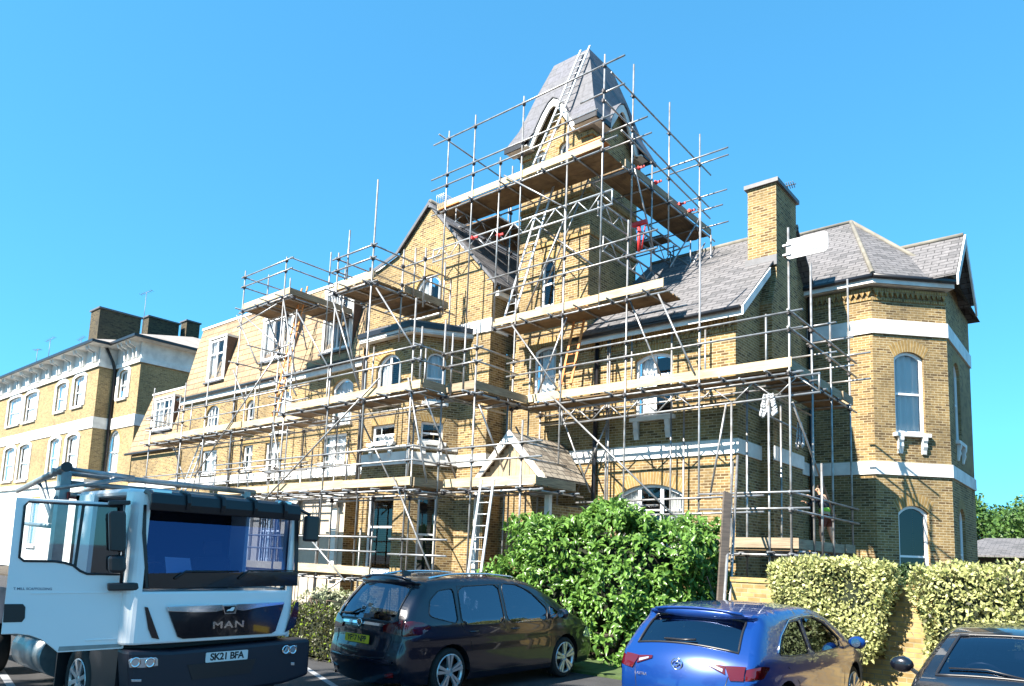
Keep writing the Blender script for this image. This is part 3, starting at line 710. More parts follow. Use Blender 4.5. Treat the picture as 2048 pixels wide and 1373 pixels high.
def leaf(m, p, d, n, l, w, fold=.25):
    d.normalize(); s = d.cross(n)
    if s.length < 1e-3: s = d.cross(Vector((1, .3, 0)))
    s.normalize(); n = s.cross(d); b = len(m.v); q = p + d * l
    mid1, mid2 = p + d * l * .35 - n * l * .02, p + d * l * .7 - n * l * .08; up = n * w * fold
    for v in (p, mid1 + s * w * .5 + up, mid2 + s * w * .36 + up, q - n * l * .2, mid2 - s * w * .36 + up, mid1 - s * w * .5 + up, mid1, mid2): m.v.append(tuple(v))
    m.f += [(b, b + 6, b + 1), (b + 6, b + 7, b + 2, b + 1), (b + 7, b + 3, b + 2), (b, b + 5, b + 6), (b + 6, b + 5, b + 4, b + 7), (b + 7, b + 4, b + 3)]; m.sm += [True] * 6
def leafq(m, p, d, n, l, w):
    d.normalize(); s = d.cross(n)
    if s.length < 1e-3: return
    s.normalize(); b = len(m.v)
    for v in (p, p + d * l * .5 + s * w * .5, p + d * l, p + d * l * .5 - s * w * .5): m.v.append(tuple(v))
    m.f.append((b, b + 1, b + 2, b + 3)); m.sm.append(False)
def rv(): 
    while True:
        v = Vector((random.uniform(-1, 1), random.uniform(-1, 1), random.uniform(-1, 1)))
        if .05 < v.length < 1: return v.normalized()
def noise3(p, s=1): return math.sin(p.x * 2.1 * s + 1.3) * math.sin(p.y * 1.7 * s + .5) + math.sin(p.z * 2.6 * s + 2) * math.sin(p.x * 1.3 * s + p.y * .9 * s)
# big laurel-like bush: sprays of large leaves over a lumpy body
def bush(name, c, R_s, label, mt, n_spray, leafL, per=7, box=.0, cat='bush', clump=.12, full=False):
    o = thing(name, (c[0], c[1], GZ), label, cat); m = MB(); c = Vector(c)
    for i in range(n_spray):
        v = rv()
        if v.z < -.75: v.z *= -1
        k = 1 / max(abs(v.x), abs(v.y), abs(v.z)); k = (1 - box) + box * min(k, 1.45)
        p = Vector((v.x * R_s[0], v.y * R_s[1], v.z * R_s[2])) * k
        p *= random.uniform(.8, 1.0) + clump * noise3(c + p, 1.6); p += c
        if p.z < GZ + .1: continue
        up = (v + Vector((0, 0, .55))).normalized()
        for j in range(per):
            d = (up * .5 + rv() * .9 + Vector((0, 0, -.35))).normalized(); n = (v * .7 + Vector((-.1, -.35, .8)) + rv() * .5).normalized()
            l = leafL * random.uniform(.4, 1.2); leaf(m, p + rv() * leafL * .5, d, n, l, l * .48)
    m.build('foliage', M[mt], o)
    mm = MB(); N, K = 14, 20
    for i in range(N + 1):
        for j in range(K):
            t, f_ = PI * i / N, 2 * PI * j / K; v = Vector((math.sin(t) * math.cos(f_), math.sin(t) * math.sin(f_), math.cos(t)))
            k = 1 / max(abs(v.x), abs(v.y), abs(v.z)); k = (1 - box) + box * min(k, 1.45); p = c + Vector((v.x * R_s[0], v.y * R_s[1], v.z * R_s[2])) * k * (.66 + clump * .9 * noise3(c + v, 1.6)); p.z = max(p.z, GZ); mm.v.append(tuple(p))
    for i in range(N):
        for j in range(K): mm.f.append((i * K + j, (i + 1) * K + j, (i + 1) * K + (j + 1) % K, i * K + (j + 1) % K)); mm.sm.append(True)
    mm.build('shade_core', M['core'], o)
    for k in range(7):
        a = random.uniform(0, 6.28); b = MB(); q = Vector((c.x + .3 * math.cos(a), c.y + .3 * math.sin(a), GZ)); b.tube([q, q + Vector((math.cos(a) * .4, math.sin(a) * .3, .7)), c + Vector((math.cos(a) * R_s[0] * .6, math.sin(a) * R_s[1] * .5, R_s[2] * .4))], [.04, .03, .012], 6); b.build('branch', M['bark'], o)
    return o
bush('laurel_bush', (-8.45, 13.05, 1.4), (2.42, 1.15, 1.42), 'big leafy green bush behind the black-blue people carrier', 'laurel', 3600, .165, 7, .75)
# clipped hedges: flat-faced bodies with small leaves
def hedge(name, x0, x1, y0, y1, z0, z1, label, mt, n, l, taper=0, cat='hedge', rough=.07, mt2=None):
    o = thing(name, ((x0 + x1) / 2, (y0 + y1) / 2, z0), label, cat); m = MB(); m2 = MB()
    A = [((x1 - x0) * (z1 - z0), 0), ((x1 - x0) * (y1 - y0), 1), ((y1 - y0) * (z1 - z0), 2), ((y1 - y0) * (z1 - z0), 3)]
    tot = sum(a for a, _ in A); cxm = (x0 + x1) / 2
    for a, k in A:
        for i in range(int(n * a / tot)):
            u, v = random.random(), random.random()
            if k == 0: p = Vector((x0 + (x1 - x0) * u, y0, z0 + (z1 - z0) * v)); nn = Vector((0, -1, .2))
            elif k == 1: p = Vector((x0 + (x1 - x0) * u, y0 + (y1 - y0) * v, z1)); nn = Vector((0, -.3, 1))
            elif k == 2: p = Vector((x0, y0 + (y1 - y0) * u, z0 + (z1 - z0) * v)); nn = Vector((-1, 0, .2))
            else: p = Vector((x1, y0 + (y1 - y0) * u, z0 + (z1 - z0) * v)); nn = Vector((1, 0, .2))
            f_ = max(0, (z1 - p.z) / (z1 - z0)); sc = 1 - taper * f_ ** 1.3; p.x = cxm + (p.x - cxm) * sc + .05 * taper * math.sin(p.z * 9)
            if k != 1: p.z += .03 * noise3(p, 3)
            p += nn * (rough * noise3(p, 2.2) + random.uniform(-.07, .05))
            if taper and random.random() < f_ * .35: p += Vector((0, .12, 0))
            d = (rv() + Vector((0, -.2, .35))).normalized(); L_ = l * random.uniform(.6, 1.2)
            leafq(m if random.random() < .85 or mt2 is None else m2, p, d, (nn + rv() * .9).normalized(), L_, L_ * .55)
    m.build('foliage', M[mt], o)
    if m2.f: m2.build('inner_leaves', M[mt2], o)
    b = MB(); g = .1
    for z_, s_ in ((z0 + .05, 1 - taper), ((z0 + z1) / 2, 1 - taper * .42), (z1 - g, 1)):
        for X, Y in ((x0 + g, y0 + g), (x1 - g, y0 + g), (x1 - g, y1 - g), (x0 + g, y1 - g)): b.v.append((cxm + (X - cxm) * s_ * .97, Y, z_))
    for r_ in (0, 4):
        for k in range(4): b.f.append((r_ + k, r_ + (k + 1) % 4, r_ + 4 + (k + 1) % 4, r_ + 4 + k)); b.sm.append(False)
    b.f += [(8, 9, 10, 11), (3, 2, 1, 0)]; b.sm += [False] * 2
    b.build('shade_core', M['core'], o); return o
WY = 12.62
def WP(px, py, y=WY): return on(px, py, y=y)
wt = WP(1500, 1156).z
a, b = WP(1536, 1112, WY - .5), WP(1776, 1118, WY - .5)
hedge('golden_hedge', a.x, b.x, WY - .52, WY + .25, WP(1700, 1318, WY - .5).z, a.z - .1, 'block of yellow-green hedge growing over the brick garden wall beside the blue car', 'golden', 15000, .075, .28, mt2='privet')
a = WP(1828, 1122, WY - .5)
hedge('golden_hedge', a.x, 3.2, WY - .52, WY + .25, WP(1900, 1330, WY - .5).z, a.z - .12, 'yellow-green hedge running off the right edge behind the dark grey car', 'golden', 19000, .075, .05, mt2='privet')
wl_ = thing('garden_wall', (-2, WY + .12, GZ), 'yellow brick garden wall under the clipped hedges', 'wall')
w = Wall((0, WY), (1, 0), wl_, M['gwall']); xw0 = WP(1463, 1154).x
m = MB(); m.box(xw0, 6, WY, WY + .23, GZ, wt - .08); m.build('brickwork', M['gwall'], wl_)
m = MB(); m.box(xw0 - .02, 6, WY - .02, WY + .25, wt - .079, wt); m.build('coping', M['gwall'], wl_)
hedge('low_hedge', -13.6, -10.1, 8.15, 9.0, GZ, .74, 'low dark clipped hedge between the lorry and the people carrier', 'privet', 9000, .06, mt2='lime')
bush('cream_shrub', (-16.4, 12.2, .3), (1.7, .4, .6), 'cream and green variegated shrub under the lowest scaffold boards', 'pale', 300, .1, 6, .3, 'shrub')
bush('topiary', (on(1818, 1150, y=15).x, 15, 1.05), (.5, .45, 1.0), 'dark rounded clipped shrub between the two golden hedges', 'box', 900, .07, 5, .2, 'shrub', .03)
bush('lime_shrub', (-17.5, 9.2, .3), (.7, .5, .55), 'lime-green shrub showing behind the open lorry door', 'lime', 300, .1, 6, .3, 'shrub')
# trees far right
def tree(name, base, h, cr, label, mt, n, l, blobs=14, zc=.62, group=None):
    o = thing(name, base, label, 'tree', group); B0 = Vector(base); m = MB()
    b = MB(); b.tube([B0, B0 + Vector((.1, 0, h * .35)), B0 + Vector((-.1, .1, h * .8))], [h * .028, h * .02, h * .006], 8); b.build('trunk', M['bark'], o)
    cs = []
    for i in range(blobs):
        v = rv(); c = B0 + Vector((v.x * cr * .72, v.y * cr * .72, h * zc + v.z * h * .33)); cs.append((c, cr * random.uniform(.28, .48)))
        bb = MB(); bb.tube([B0 + Vector((0, 0, h * random.uniform(.3, .6))), (B0 + Vector((0, 0, h * .6)) + c) / 2, c], [h * .009, h * .006, h * .002], 5); bb.build('limb', M['bark'], o)
    for i in range(n):
        c, r = random.choice(cs); v = rv(); p = c + v * r * random.uniform(.55, 1.05); leafq(m, p, rv(), (v + Vector((0, 0, .6)) + rv() * .5).normalized(), l * random.uniform(.6, 1.3), l * .7)
    m.build('crown', M[mt], o)
tb = on(1990, 1120, y=62)
tree('broadleaf_tree', (tb.x - .6, 62, 0), 7.9, 3.3, 'bright green tree standing behind the turret corner at the right', 'treeleaf', 9000, .28)
tree('broadleaf_tree', (tb.x + 3.4, 57, 0), 6.3, 3.3, 'lower green tree at the right edge above the small slate roof', 'treeleaf', 7000, .28)
tree('broadleaf_tree', (tb.x + 1.5, 66, 0), 7.4, 3.4, 'mid-green tree between two others beyond the small slate roof', 'treeleaf', 7000, .3)
tp = on(2052, 960, y=34); tree('copper_tree', (tp.x + 2.1, 34, 0), 8.2, 2.4, 'dark purple-leaved tree cut off by the right edge', 'purple', 8000, .25)
tree('broadleaf_tree', (-62, 40, 0), 9, 5, 'green tree glimpsed behind the neighbouring villa at the far left', 'treeleaf', 2500, .5)
lo = thing('small_outbuilding', (on(1990, 1110, y=46).x, 47, 0), 'low building with a shallow slate roof beyond the turret', 'building')
p, q = on(1948, 1112, y=46), on(1972, 1080, y=49.5); r_ = on(2050, 1114, y=46)
m = MB(); m.prism([(p.x - 2, 45.8, p.z - .05), (r_.x + 3, 45.8, p.z - .05), (r_.x + .2, 49.5, q.z), (q.x, 49.5, q.z)], (0, 0, .1)); m.build('roof', M['slate'], lo)
m = MB(); m.box(p.x - 1.5, r_.x + 2.5, 46.2, 53, -.1, p.z - .06); m.build('wall', M['brick_old'], lo)
for (x, y, h, r, lb) in ((-11.8, -9.0, 15.5, 3.7, 'tall tree out of view behind the viewer whose shade falls on the lorry'), (-3.5, -16, 13, 4, 'tree out of view, directly behind the viewer across the car park'), (-21, -11, 13, 4.2, 'tree out of view beyond the left edge, across the car park'), (6, -14, 12, 4, 'tree out of view behind the viewer on the right')):
    tree('car_park_tree', (x, y, GZ), h, r, lb, 'treeleaf', 5200, .34, 16, .72, 'trees across the car park')
# ================================================================ the neighbouring villa
nb = thing('neighbour_villa', (-55, 20, 0), 'pale yellow brick villa with white stucco window surrounds at the left', 'house')
Y1, Y2 = 17.2, 18.2
x2 = on(283, 715, y=Y2).x; x1 = on(199, 733, y=Y1).x; xL = x1 - 60
def R2(px0, px1, pt, pb, Y):
    a, b = on(px0, (pt + pb) / 2, y=Y), on(px1, (pt + pb) / 2, y=Y); c = (px0 + px1) / 2; return a.x, b.x, on(c, pb, y=Y).z, on(c, pt, y=Y).z
zt1 = on(199, 733, y=Y1).z; zt2 = on(283, 718, y=Y2).z; bz = on(198, 831, y=Y1).z; bz0 = on(198, 853, y=Y1).z; gz = on(120, 972, y=Y1).z
w = Wall((0, Y1), (1, 0), nb, M['nbrick'])
for (a0, a1, t, b, rs) in ((17, 41, 797, 850, .12), (50, 73, 787, 842, .12), (113, 132, 768, 822, .12), (148, 168, 753, 812, .12), (8, 27, 897, 962, .15), (37, 57, 890, 960, .15), (98, 116, 878, 952, .15), (132, 153, 871, 942, .15)):
    x_0, x_1, z_0, z_1 = R2(a0, a1, t, b, Y1); w.window(x_0, x_1, z_0, z_1 - rs, rs, curtain='nets', surround=.34, sill=.16, frame=.09)
w.panel([(xL, gz), (x1, gz), (x1, zt1), (xL, zt1)])
w = Wall((x1, 0), (0, 1), nb, M['nbrick']); w.panel([(Y1, 0), (Y2, 0), (Y2, zt1), (Y1, zt1)])
w = Wall((0, Y2), (1, 0), nb, M['nbrick'])
x_0, x_1, z_0, z_1 = R2(238, 255, 741, 796, Y2); w.window(x_0, x_1, z_0, z_1 - .1, .1, curtain='nets', surround=.36, sill=.16, frame=.09)
x_0, x_1, z_0, z_1 = R2(214, 237, 861, 945, Y2); w.window(x_0, x_1, z_0, z_1 - (x_1 - x_0) / 2, (x_1 - x_0) / 2 - .01, curtain='nets', sill=.1, arch=.25)
w.panel([(x1, 0), (x2, 0), (x2, zt2), (x1, zt2)])
w = Wall((x2, 0), (0, 1), nb, M['nbrick']); w.panel([(Y2, 0), (34, 0), (34, zt2), (Y2, zt2)])
w = Wall((0, Y1 - .1), (1, 0), nb, M['stucco']); w.window(x1 - 4, x1 - 2.4, 1.5, 4.5, 0, sill=.2); w.window(x1 - 9, x1 - 7.4, 1.5, 4.5, 0, sill=.2); w.panel([(xL, 0), (x1, 0), (x1, gz - .05), (xL, gz - .05)])
band([(xL, Y1 - .05), (x1, Y1 - .05), (x1, Y2)], gz - .05, gz + .25, nb, .2, 'cornice')
band([(xL, Y1), (x1, Y1), (x1, Y2), (x2, Y2), (x2, 34)], bz0, bz, nb, .06)
eh = on(270, 668, y=Y2 - .8).z
fz = eh - .15
band([(xL, Y1), (x1, Y1), (x1, Y2), (x2, Y2), (x2, 34)], zt1 - .02, fz, nb, .04, 'frieze'); band([(xL, Y1), (x1, Y1), (x1, Y2), (x2, Y2), (x2, 34)], zt1 - .02, zt1 + .22, nb, .12, 'moulding')
band([(xL, Y1), (x1, Y1), (x1, Y2), (x2, Y2), (x2, 34)], fz, fz + .13, nb, .75, 'eaves'); 
band([(xL, Y1 - .74), (x1 + .74, Y1 - .74), (x1 + .74, Y2 - .74), (x2 + .74, Y2 - .74), (x2 + .74, 34)], fz + .02, fz + .17, nb, .14, 'gutter', 'black')
for k in range(16):
    x = x1 - .3 - k * 2.05
    for dx in (0, -.42):
        m = MB(); m.prism([(x + dx, Y1 - .04, fz), (x + dx, Y1 - .7, fz), (x + dx, Y1 - .62, fz - .22), (x + dx, Y1 - .25, fz - .38), (x + dx, Y1 - .2, fz - .95), (x + dx, Y1 - .04, fz - 1.05)], (.16, 0, 0)); m.build('bracket', M['white'], nb)
for x in (x2 - .35, x2 - .85, (x1 + x2) / 2 + .2, (x1 + x2) / 2 - .3):
    m = MB(); m.prism([(x, Y2 - .04, fz), (x, Y2 - .7, fz), (x, Y2 - .62, fz - .22), (x, Y2 - .25, fz - .38), (x, Y2 - .2, fz - .95), (x, Y2 - .04, fz - 1.05)], (.16, 0, 0)); m.build('bracket', M['white'], nb)
m = MB(); rz = fz + .16; rt_ = rz + 2.0
m.face([(xL, Y1 - .8, rz), (x1 + .8, Y1 - .8, rz), (x1 - 3, 22.5, rt_), (xL, 22.5, rt_)]); m.face([(x1 + .8, Y2 - .8, rz), (x2 + .8, Y2 - .8, rz), (x2 - 3.4, 22.8, rt_ - .1), (x1 - 3, 22.8, rt_ - .1)]); m.face([(x2 + .8, Y2 - .8, rz), (x2 + .8, 32, rz), (x2 - 3.4, 28, rt_ - .1), (x2 - 3.4, 22.8, rt_ - .1)])
m.face([(x1 + .8, Y1 - .8, rz + .01), (x1 + .8, Y2 - .7, rz + .01), (x1 - 3, 22.5, rt_)])
M['pslate'] = mat('weathered_slate', (.34, .30, .27), .85, noise=.25, nscale=2); nr = m.build('roof', M['pslate'], nb)
pipe([(x1 + .15, Y2 - .75, fz - .05), (x1 + .2, Y2 - .3, fz - .9), (x1 + .12, Y2 - .12, fz - 1.4), (x1 + .12, Y2 - .12, 0)], .09, nb)
def stack(pl, pr_, pt, pb, Y, xr=None, ptr=None, mt='brick_old'):
    a = on(pl, pt, y=Y); b = on(pr_, pt, y=Y); yb = on(xr, ptr, x=b.x).y if xr else Y + 1.2
    m = MB(); m.box(a.x, b.x, Y, yb, rz, a.z - .12); c = m.build('chimney', M[mt], nr); m = MB(); m.box(a.x - .1, b.x + .1, Y - .1, yb + .1, a.z - .12, a.z); m.build('cap', M['lead'], c)
stack(183, 200, 622, 690, 21.0, 282, 642); stack(286, 298, 636, 680, 25.5, 358, 655); stack(363, 374, 644, 690, 28.5, 400, 650)
# aerials
def aerial(p, h, label, wd=.7, par=None, tilt=.1):
    o = thing('tv_aerial', p, label, 'aerial'); p = Vector(p); m = MB(); m.tube([p, p + Vector((0, 0, h))], .022, 6); m.build('mast', M['steel2'], o)
    m = MB(); a = p + Vector((-wd * .6, -wd * .3, h * .95)); b = p + Vector((wd * .6, wd * .3, h * .95 + tilt * 3)); m.tube([a, b], .016, 6); m.build('boom', M['steel2'], o)
    for k in range(6):
        q = a + (b - a) * (k / 5.2); m = MB(); m.tube([q + Vector((.12, -.2, 0)), q + Vector((-.12, .2, 0))], .01, 5); m.build('element', M['steel2'], o)
M['steel2'] = mat('aerial_metal', (.16, .17, .19), .5, metal=.5)
p = on(284, 672, y=24); aerial(p, on(286, 588, y=24).z - p.z, 'tall television aerial above the neighbouring villa chimneys', .8)
p = on(70, 742, y=20); aerial(p, 1.9, 'left television aerial of the group on the neighbouring roof', .5, tilt=.02); p = on(95, 728, y=20); aerial(p, 2.0, 'right television aerial of the group on the neighbouring roof', .6, tilt=.12)
p = on(160, 703, y=20); aerial(p, .9, 'small television aerial just left of the neighbouring chimney wall', .4)
o = thing('tv_aerial', (-7.2, 20.9, 12.7), 'grey television aerial pointing right from the brick chimney top', 'aerial'); p0, p1 = on(1548, 378, y=20.85), on(1592, 368, y=20.85)
m = MB(); m.tube([p0, p1], .016, 6); m.build('boom', M['steel2'], o); m = MB(); m.tube([(p0.x, p0.y, 12.6), p0], .02, 6); m.build('mast', M['steel2'], o)
for k in range(7):
    q = p0 + (p1 - p0) * (.3 + .1 * k); m = MB(); m.tube([q + Vector((0, -.1, .06)), q + Vector((0, .1, -.06))], .012, 5); m.build('element', M['steel2'], o)
# ================================================================ scaffolding
M['galv'] = mat('galvanised_tube', (.36, .37, .385), .42, metal=.55, noise=.35, nscale=5, nc=(.20, .185, .17))
M['alu'] = mat('aluminium', (.52, .53, .54), .35, metal=.4, noise=.2)
M['clip'] = mat('coupler_steel', (.07, .065, .07), .6, metal=.5)
M['red'] = mat('red_paint', (.55, .03, .03), .5)
M['orange'] = mat('orange_timber', (.62, .24, .07), .6)
def woodmat(name, c, c2):
    m = mat(name, c, .8); nt = m.node_tree; N, L = nt.nodes, nt.links; b = N['Principled BSDF']
    tc = N.new('ShaderNodeTexCoord'); mp = N.new('ShaderNodeMapping'); mp.inputs['Scale'].default_value = (1.2, 1.2, 14)
    nz = N.new('ShaderNodeTexNoise'); nz.inputs['Scale'].default_value = 2.2; nz.inputs['Detail'].default_value = 6; nz.inputs['Distortion'].default_value = .4
    n2 = N.new('ShaderNodeTexNoise'); n2.inputs['Scale'].default_value = .9; n2.inputs['Detail'].default_value = 3
    cr = N.new('ShaderNodeValToRGB'); cr.color_ramp.elements[0].position = .3; cr.color_ramp.elements[0].color = (*c2, 1); cr.color_ramp.elements[1].position = .62; cr.color_ramp.elements[1].color = (*c, 1)
    mx = N.new('ShaderNodeMix'); mx.data_type = 'RGBA'; mx.blend_type = 'MULTIPLY'; mx.inputs[0].default_value = .6
    rp = N.new('ShaderNodeMapRange'); rp.inputs[1].default_value = .3; rp.inputs[2].default_value = .7; rp.inputs[3].default_value = .6; rp.inputs[4].default_value = 1.1
    L.new(tc.outputs['Object'], mp.inputs[0]); L.new(mp.outputs[0], nz.inputs['Vector']); L.new(nz.outputs[0], cr.inputs[0])
    L.new(tc.outputs['Object'], n2.inputs['Vector']); L.new(n2.outputs[0], rp.inputs[0]); L.new(cr.outputs[0], mx.inputs[6]); L.new(rp.outputs[0], mx.inputs[7])
    L.new(mx.outputs[2], b.inputs['Base Color']); return m
M['board'] = woodmat('scaffold_board', (.56, .44, .27), (.42, .31, .18))
M['board2'] = woodmat('weathered_board', (.34, .27, .18), (.20, .15, .10))
M['board3'] = woodmat('deck_board', (.24, .155, .075), (.13, .08, .04))
_cl = {}
TR = .0262
class Scaf:
    def __init__(s, name, loc, label, group='scaffolds round the brick villa'):
        s.o = thing(name, loc, label, 'scaffolding', group); s.nst = []; s.k = 0
    def t(s, name, a, b, r=TR, mt='galv'):
        m = MB(); m.tube([a, b], r, 8); o = m.build(name, M[mt], s.o); return o
    def clip(s, p, mt='clip'):
        key = mt
        if key not in _cl:
            m = MB(); m.box(-.04, .04, -.045, .045, -.036, .036); m.box(-.024, .024, -.07, .04, -.048, .048); m.tube([(-.075, -.05, 0), (.075, -.05, 0)], .012, 6)
            o = m.build('coupler', M[mt], s.o, bevel=.01); _cl[key] = o.data
        else: o = bpy.data.objects.new('coupler', _cl[key]); COL.objects.link(o); o.parent = s.o; o.matrix_parent_inverse = wmat(s.o).inverted()
        o.location = p
    def std(s, x, y, z0, z1, lean=0):
        o = s.t('standard', (x, y, z0), (x + lean, y, z1)); s.nst.append((x, y, z0, z1))
        if z0 < .05:
            m = MB(); m.box(x - .075, x + .075, y - .075, y + .075, .001, .012); m.build('base_plate', M['galv'], s.o)
        return o
    def rail(s, a, b, name='guard_rail', clips=True):
        a, b = Vector(a), Vector(b)
        s.t(name, a, b); d = b - a; d2 = Vector((d.x, d.y, 0)); L = d2.length
        if not clips or L < .1: return
        d2.normalize()
        for (x, y, z0, z1) in s.nst:
            v = Vector((x, y, 0)) - Vector((a.x, a.y, 0)); t = v.dot(d2); off = (v - d2 * t).length
            z = a.z + (b.z - a.z) * t / L
            if -.02 < t < L + .02 and off < .12 and z0 < z < z1: s.clip((x, y, z))
    def lift(s, p0, d, L, W, z, toe=True, boards='board', rails=(), step=1.15, over=.3, led=True, deck=True, inner=True, ends=(), toeh=.225, jitter=True, deckmat='board3'):
        s.k += 1; z = z + .0043 * (s.k % 6)   # never two decks in one plane
        p0 = Vector((p0[0], p0[1], 0)); d = Vector((d[0], d[1], 0)); n = Vector((-d.y, d.x, 0)) if W > 0 else Vector((d.y, -d.x, 0)); W = abs(W)
        P = lambda u, v, zz: p0 + d * u + n * v + Vector((0, 0, zz))
        if deck:
            nb = max(1, int((W - .08) / .235)); k = 0; u = 0
            while u < L - .05:
                l = min(3.9, L - u); m = MB()
                for b in range(nb):
                    v = .06 + b * .235; jj = random.uniform(-.03, .05)
                    m.prism([P(u + .004, v, z - .04), P(u + l - .004 + (jj if u + l >= L - .05 else 0), v, z - .04), P(u + l - .004, v + .225, z - .04), P(u + .004, v + .225, z - .04)], (0, 0, .038))
                m.build('deck', M[deckmat], s.o); u += l
        if led:
            s.rail(P(-.25, -.03, z - .14), P(L + .3, -.03, z - .14), 'ledger')
            if inner: s.rail(P(-.15, W - .02, z - .14), P(L + .1, W - .02, z - .14), 'ledger')
        if step:
            u = .12
            while u < L:
                o = over + random.uniform(-.12, .15)
                s.t('transom', P(u, -o, z - .085), P(u, W + .12, z - .085)); s.clip(P(u, -.03, z - .12)); u += step * random.uniform(.75, 1.15)
        if toe:
            u = 0; i = 0
            while u < L - .05:
                l = min(3.9, L - u); l = l if L - u - l > .6 else L - u
                dz = random.uniform(-.015, .02) if jitter else 0; o = .012 * (i % 2)
                m = MB(); m.prism([P(u - .02, .015 - .04 * (i % 2), z + .004 + dz), P(u + l + .03, .015 - .04 * (i % 2), z + .004 + dz), P(u + l + .03, .053 - .04 * (i % 2), z + .004 + dz), P(u - .02, .053 - .04 * (i % 2), z + .004 + dz)], (0, 0, toeh))
                m.build('toe_board', M[boards], s.o); u += l; i += 1
        for e in ends:     # toe boards across an end
            u = 0 if e == 0 else L - .04
            m = MB(); m.prism([P(u, .06, z + .002), P(u + .038, .06, z + .002), P(u + .038, W, z + .002), P(u, W, z + .002)], (0, 0, toeh)); m.build('toe_board', M['board2'], s.o)
        for h in rails: s.rail(P(-.3, -.055, z + h), P(L + .3, -.055, z + h))
    def beam(s, a, b, h=.4, n=None, r=.022, mt='alu', name='lattice_beam'):
        a, b = Vector(a), Vector(b); d = b - a; L = d.length; n = n or int(L / .42); m = MB(); U = Vector((0, 0, h))
        m.tube([a, b], r + .006, 8); m.tube([a + U, b + U], r + .006, 8)
        for i in range(n):
            t0, t1 = i / n, (i + 1) / n; p, q = a + d * t0, a + d * t1
            m.tube([p + (U if i % 2 else Vector()), q + (Vector() if i % 2 else U)], r * .75, 6)
        for t in (0.003, .997): m.tube([a + d * t, a + d * t + U], r, 6)
        return m.build(name, M[mt], s.o)
# --- right wing scaffold
SY, SX = 16.1, -5.62
A = Scaf('scaffold', (-9.7, 16.6, 0), 'scaffold along the right wing, wrapping its corner, below the white sign')
for x, z1 in ((-13.73, 9.6), (-11.97, 14.9), (-9.87, 11.0), (-7.79, 10.9), (SX, 9.62)): A.std(x, SY, 0, z1)
for x, z1 in ((-13.6, 8.2), (-11.2, 8.6), (-8.8, 6.25), (-7.1, 6.25)): A.std(x, 17.3, 0, z1)
for y, z1 in ((17.62, 9.3), (19.08, 8.85), (20.72, 9.9)): A.std(SX, y, 0, z1)
A.std(-6.95, 19.2, 0, 6.2)
A.lift((-13.65, SY), (1, 0), 8.05, 1.25, 6.33, rails=(1.27, .87))
A.lift((-14.62, SY), (1, 0), 5.8, 1.2, 8.88, rails=(), step=1.1)
for z in (10.45, 9.95): A.rail((-14.9, SY - .05, z - .02), (-8.95, SY - .05, z + .02))
A.lift((-7.45, SY), (1, 0), 1.95, 1.25, 2.28, rails=(.88, 1.24), boards='board2')
A.rail((-11.3, SY - .05, 3.4), (-6.2, SY - .05, 3.47)); A.rail((-9.6, SY - .05, 3.05), (-6.2, SY - .05, 3.1))
A.lift((SX, SY + .05), (0, 1), 4.75, 1.15, 6.33, rails=(1.25, .85), boards='board2', over=.1, ends=(1,))
A.lift((SX, SY + .05), (0, 1), 4.65, 1.15, 2.3, rails=(1.2, .82), boards='board2', over=.1)
A.beam((-12.0, SY + .12, 5.62), (-5.0, SY + .12, 5.72), .42, 14, mt='galv')
for y in (17.7, 19.1, 20.7):     # short tubes tying the end return to the turret wall
    for z in (7.62, 6.9): A.t('transom', (SX - .6, y, z + .1), (SX + .55, y, z + .1))
A.t('brace', (-13.75, SY - .12, 8.75), (-12.0, SY - .12, 6.6)); A.t('brace', (-12.25, SY - .1, 6.45), (-8.3, SY - .1, 2.95))
A.t('brace', (-12.25, SY + .3, 6.2), (-11.1, SY + .3, 3.7)); A.t('brace', (-9.87, SY + .15, 8.8), (-9.1, SY + .9, 6.3))
A.t('brace', (-7.15, SY + .1, 5.7), (-7.55, SY + .1, 3.5)); A.t('brace', (SX - .05, SY + .3, 5.6), (SX - .03, 19.3, 3.2))
A.t('brace', (-13.3, SY - .3, 5.6), (-11.9, SY - .3, 3.55)); A.t('brace', (-7.2, 17.3, 5.9), (-6.2, 18.9, 5.3))
A.t('puncheon', (-7.0, SY + .05, 0), (-7.0, SY + .05, 5.7)); A.t('puncheon', (-6.1, 16.1, 0), (-6.1, 16.1, 5.65))
A.t('puncheon', (-5.12, 16.6, 2.1), (-5.12, 16.6, 4.2))
for x in (-9.15, -11.1): A.t('puncheon', (x, SY + 1.15, 0), (x, SY + 1.15, 8.5))
for x in (-12.9, -10.4, -8.2, -6.6):
    A.t('standard', (x, SY + 1.18, 6.25), (x, SY + 1.18, 6.35 + random.uniform(1.2, 2.0)))
A.t('brace', (-8.9, SY - .07, 8.7), (-7.9, SY - .07, 6.5)); A.t('brace', (-11.9, SY + .1, 8.7), (-12.9, SY + .1, 6.5)); A.t('brace', (-10.9, SY + 1.1, 6.2), (-12.2, SY + 1.1, 3.6)); A.rail((-13.5, 17.25, 5.9), (-9.5, 17.25, 5.9), 'ledger'); A.rail((-13.5, 17.25, 3.4), (-9.5, 17.25, 3.4), 'ledger')
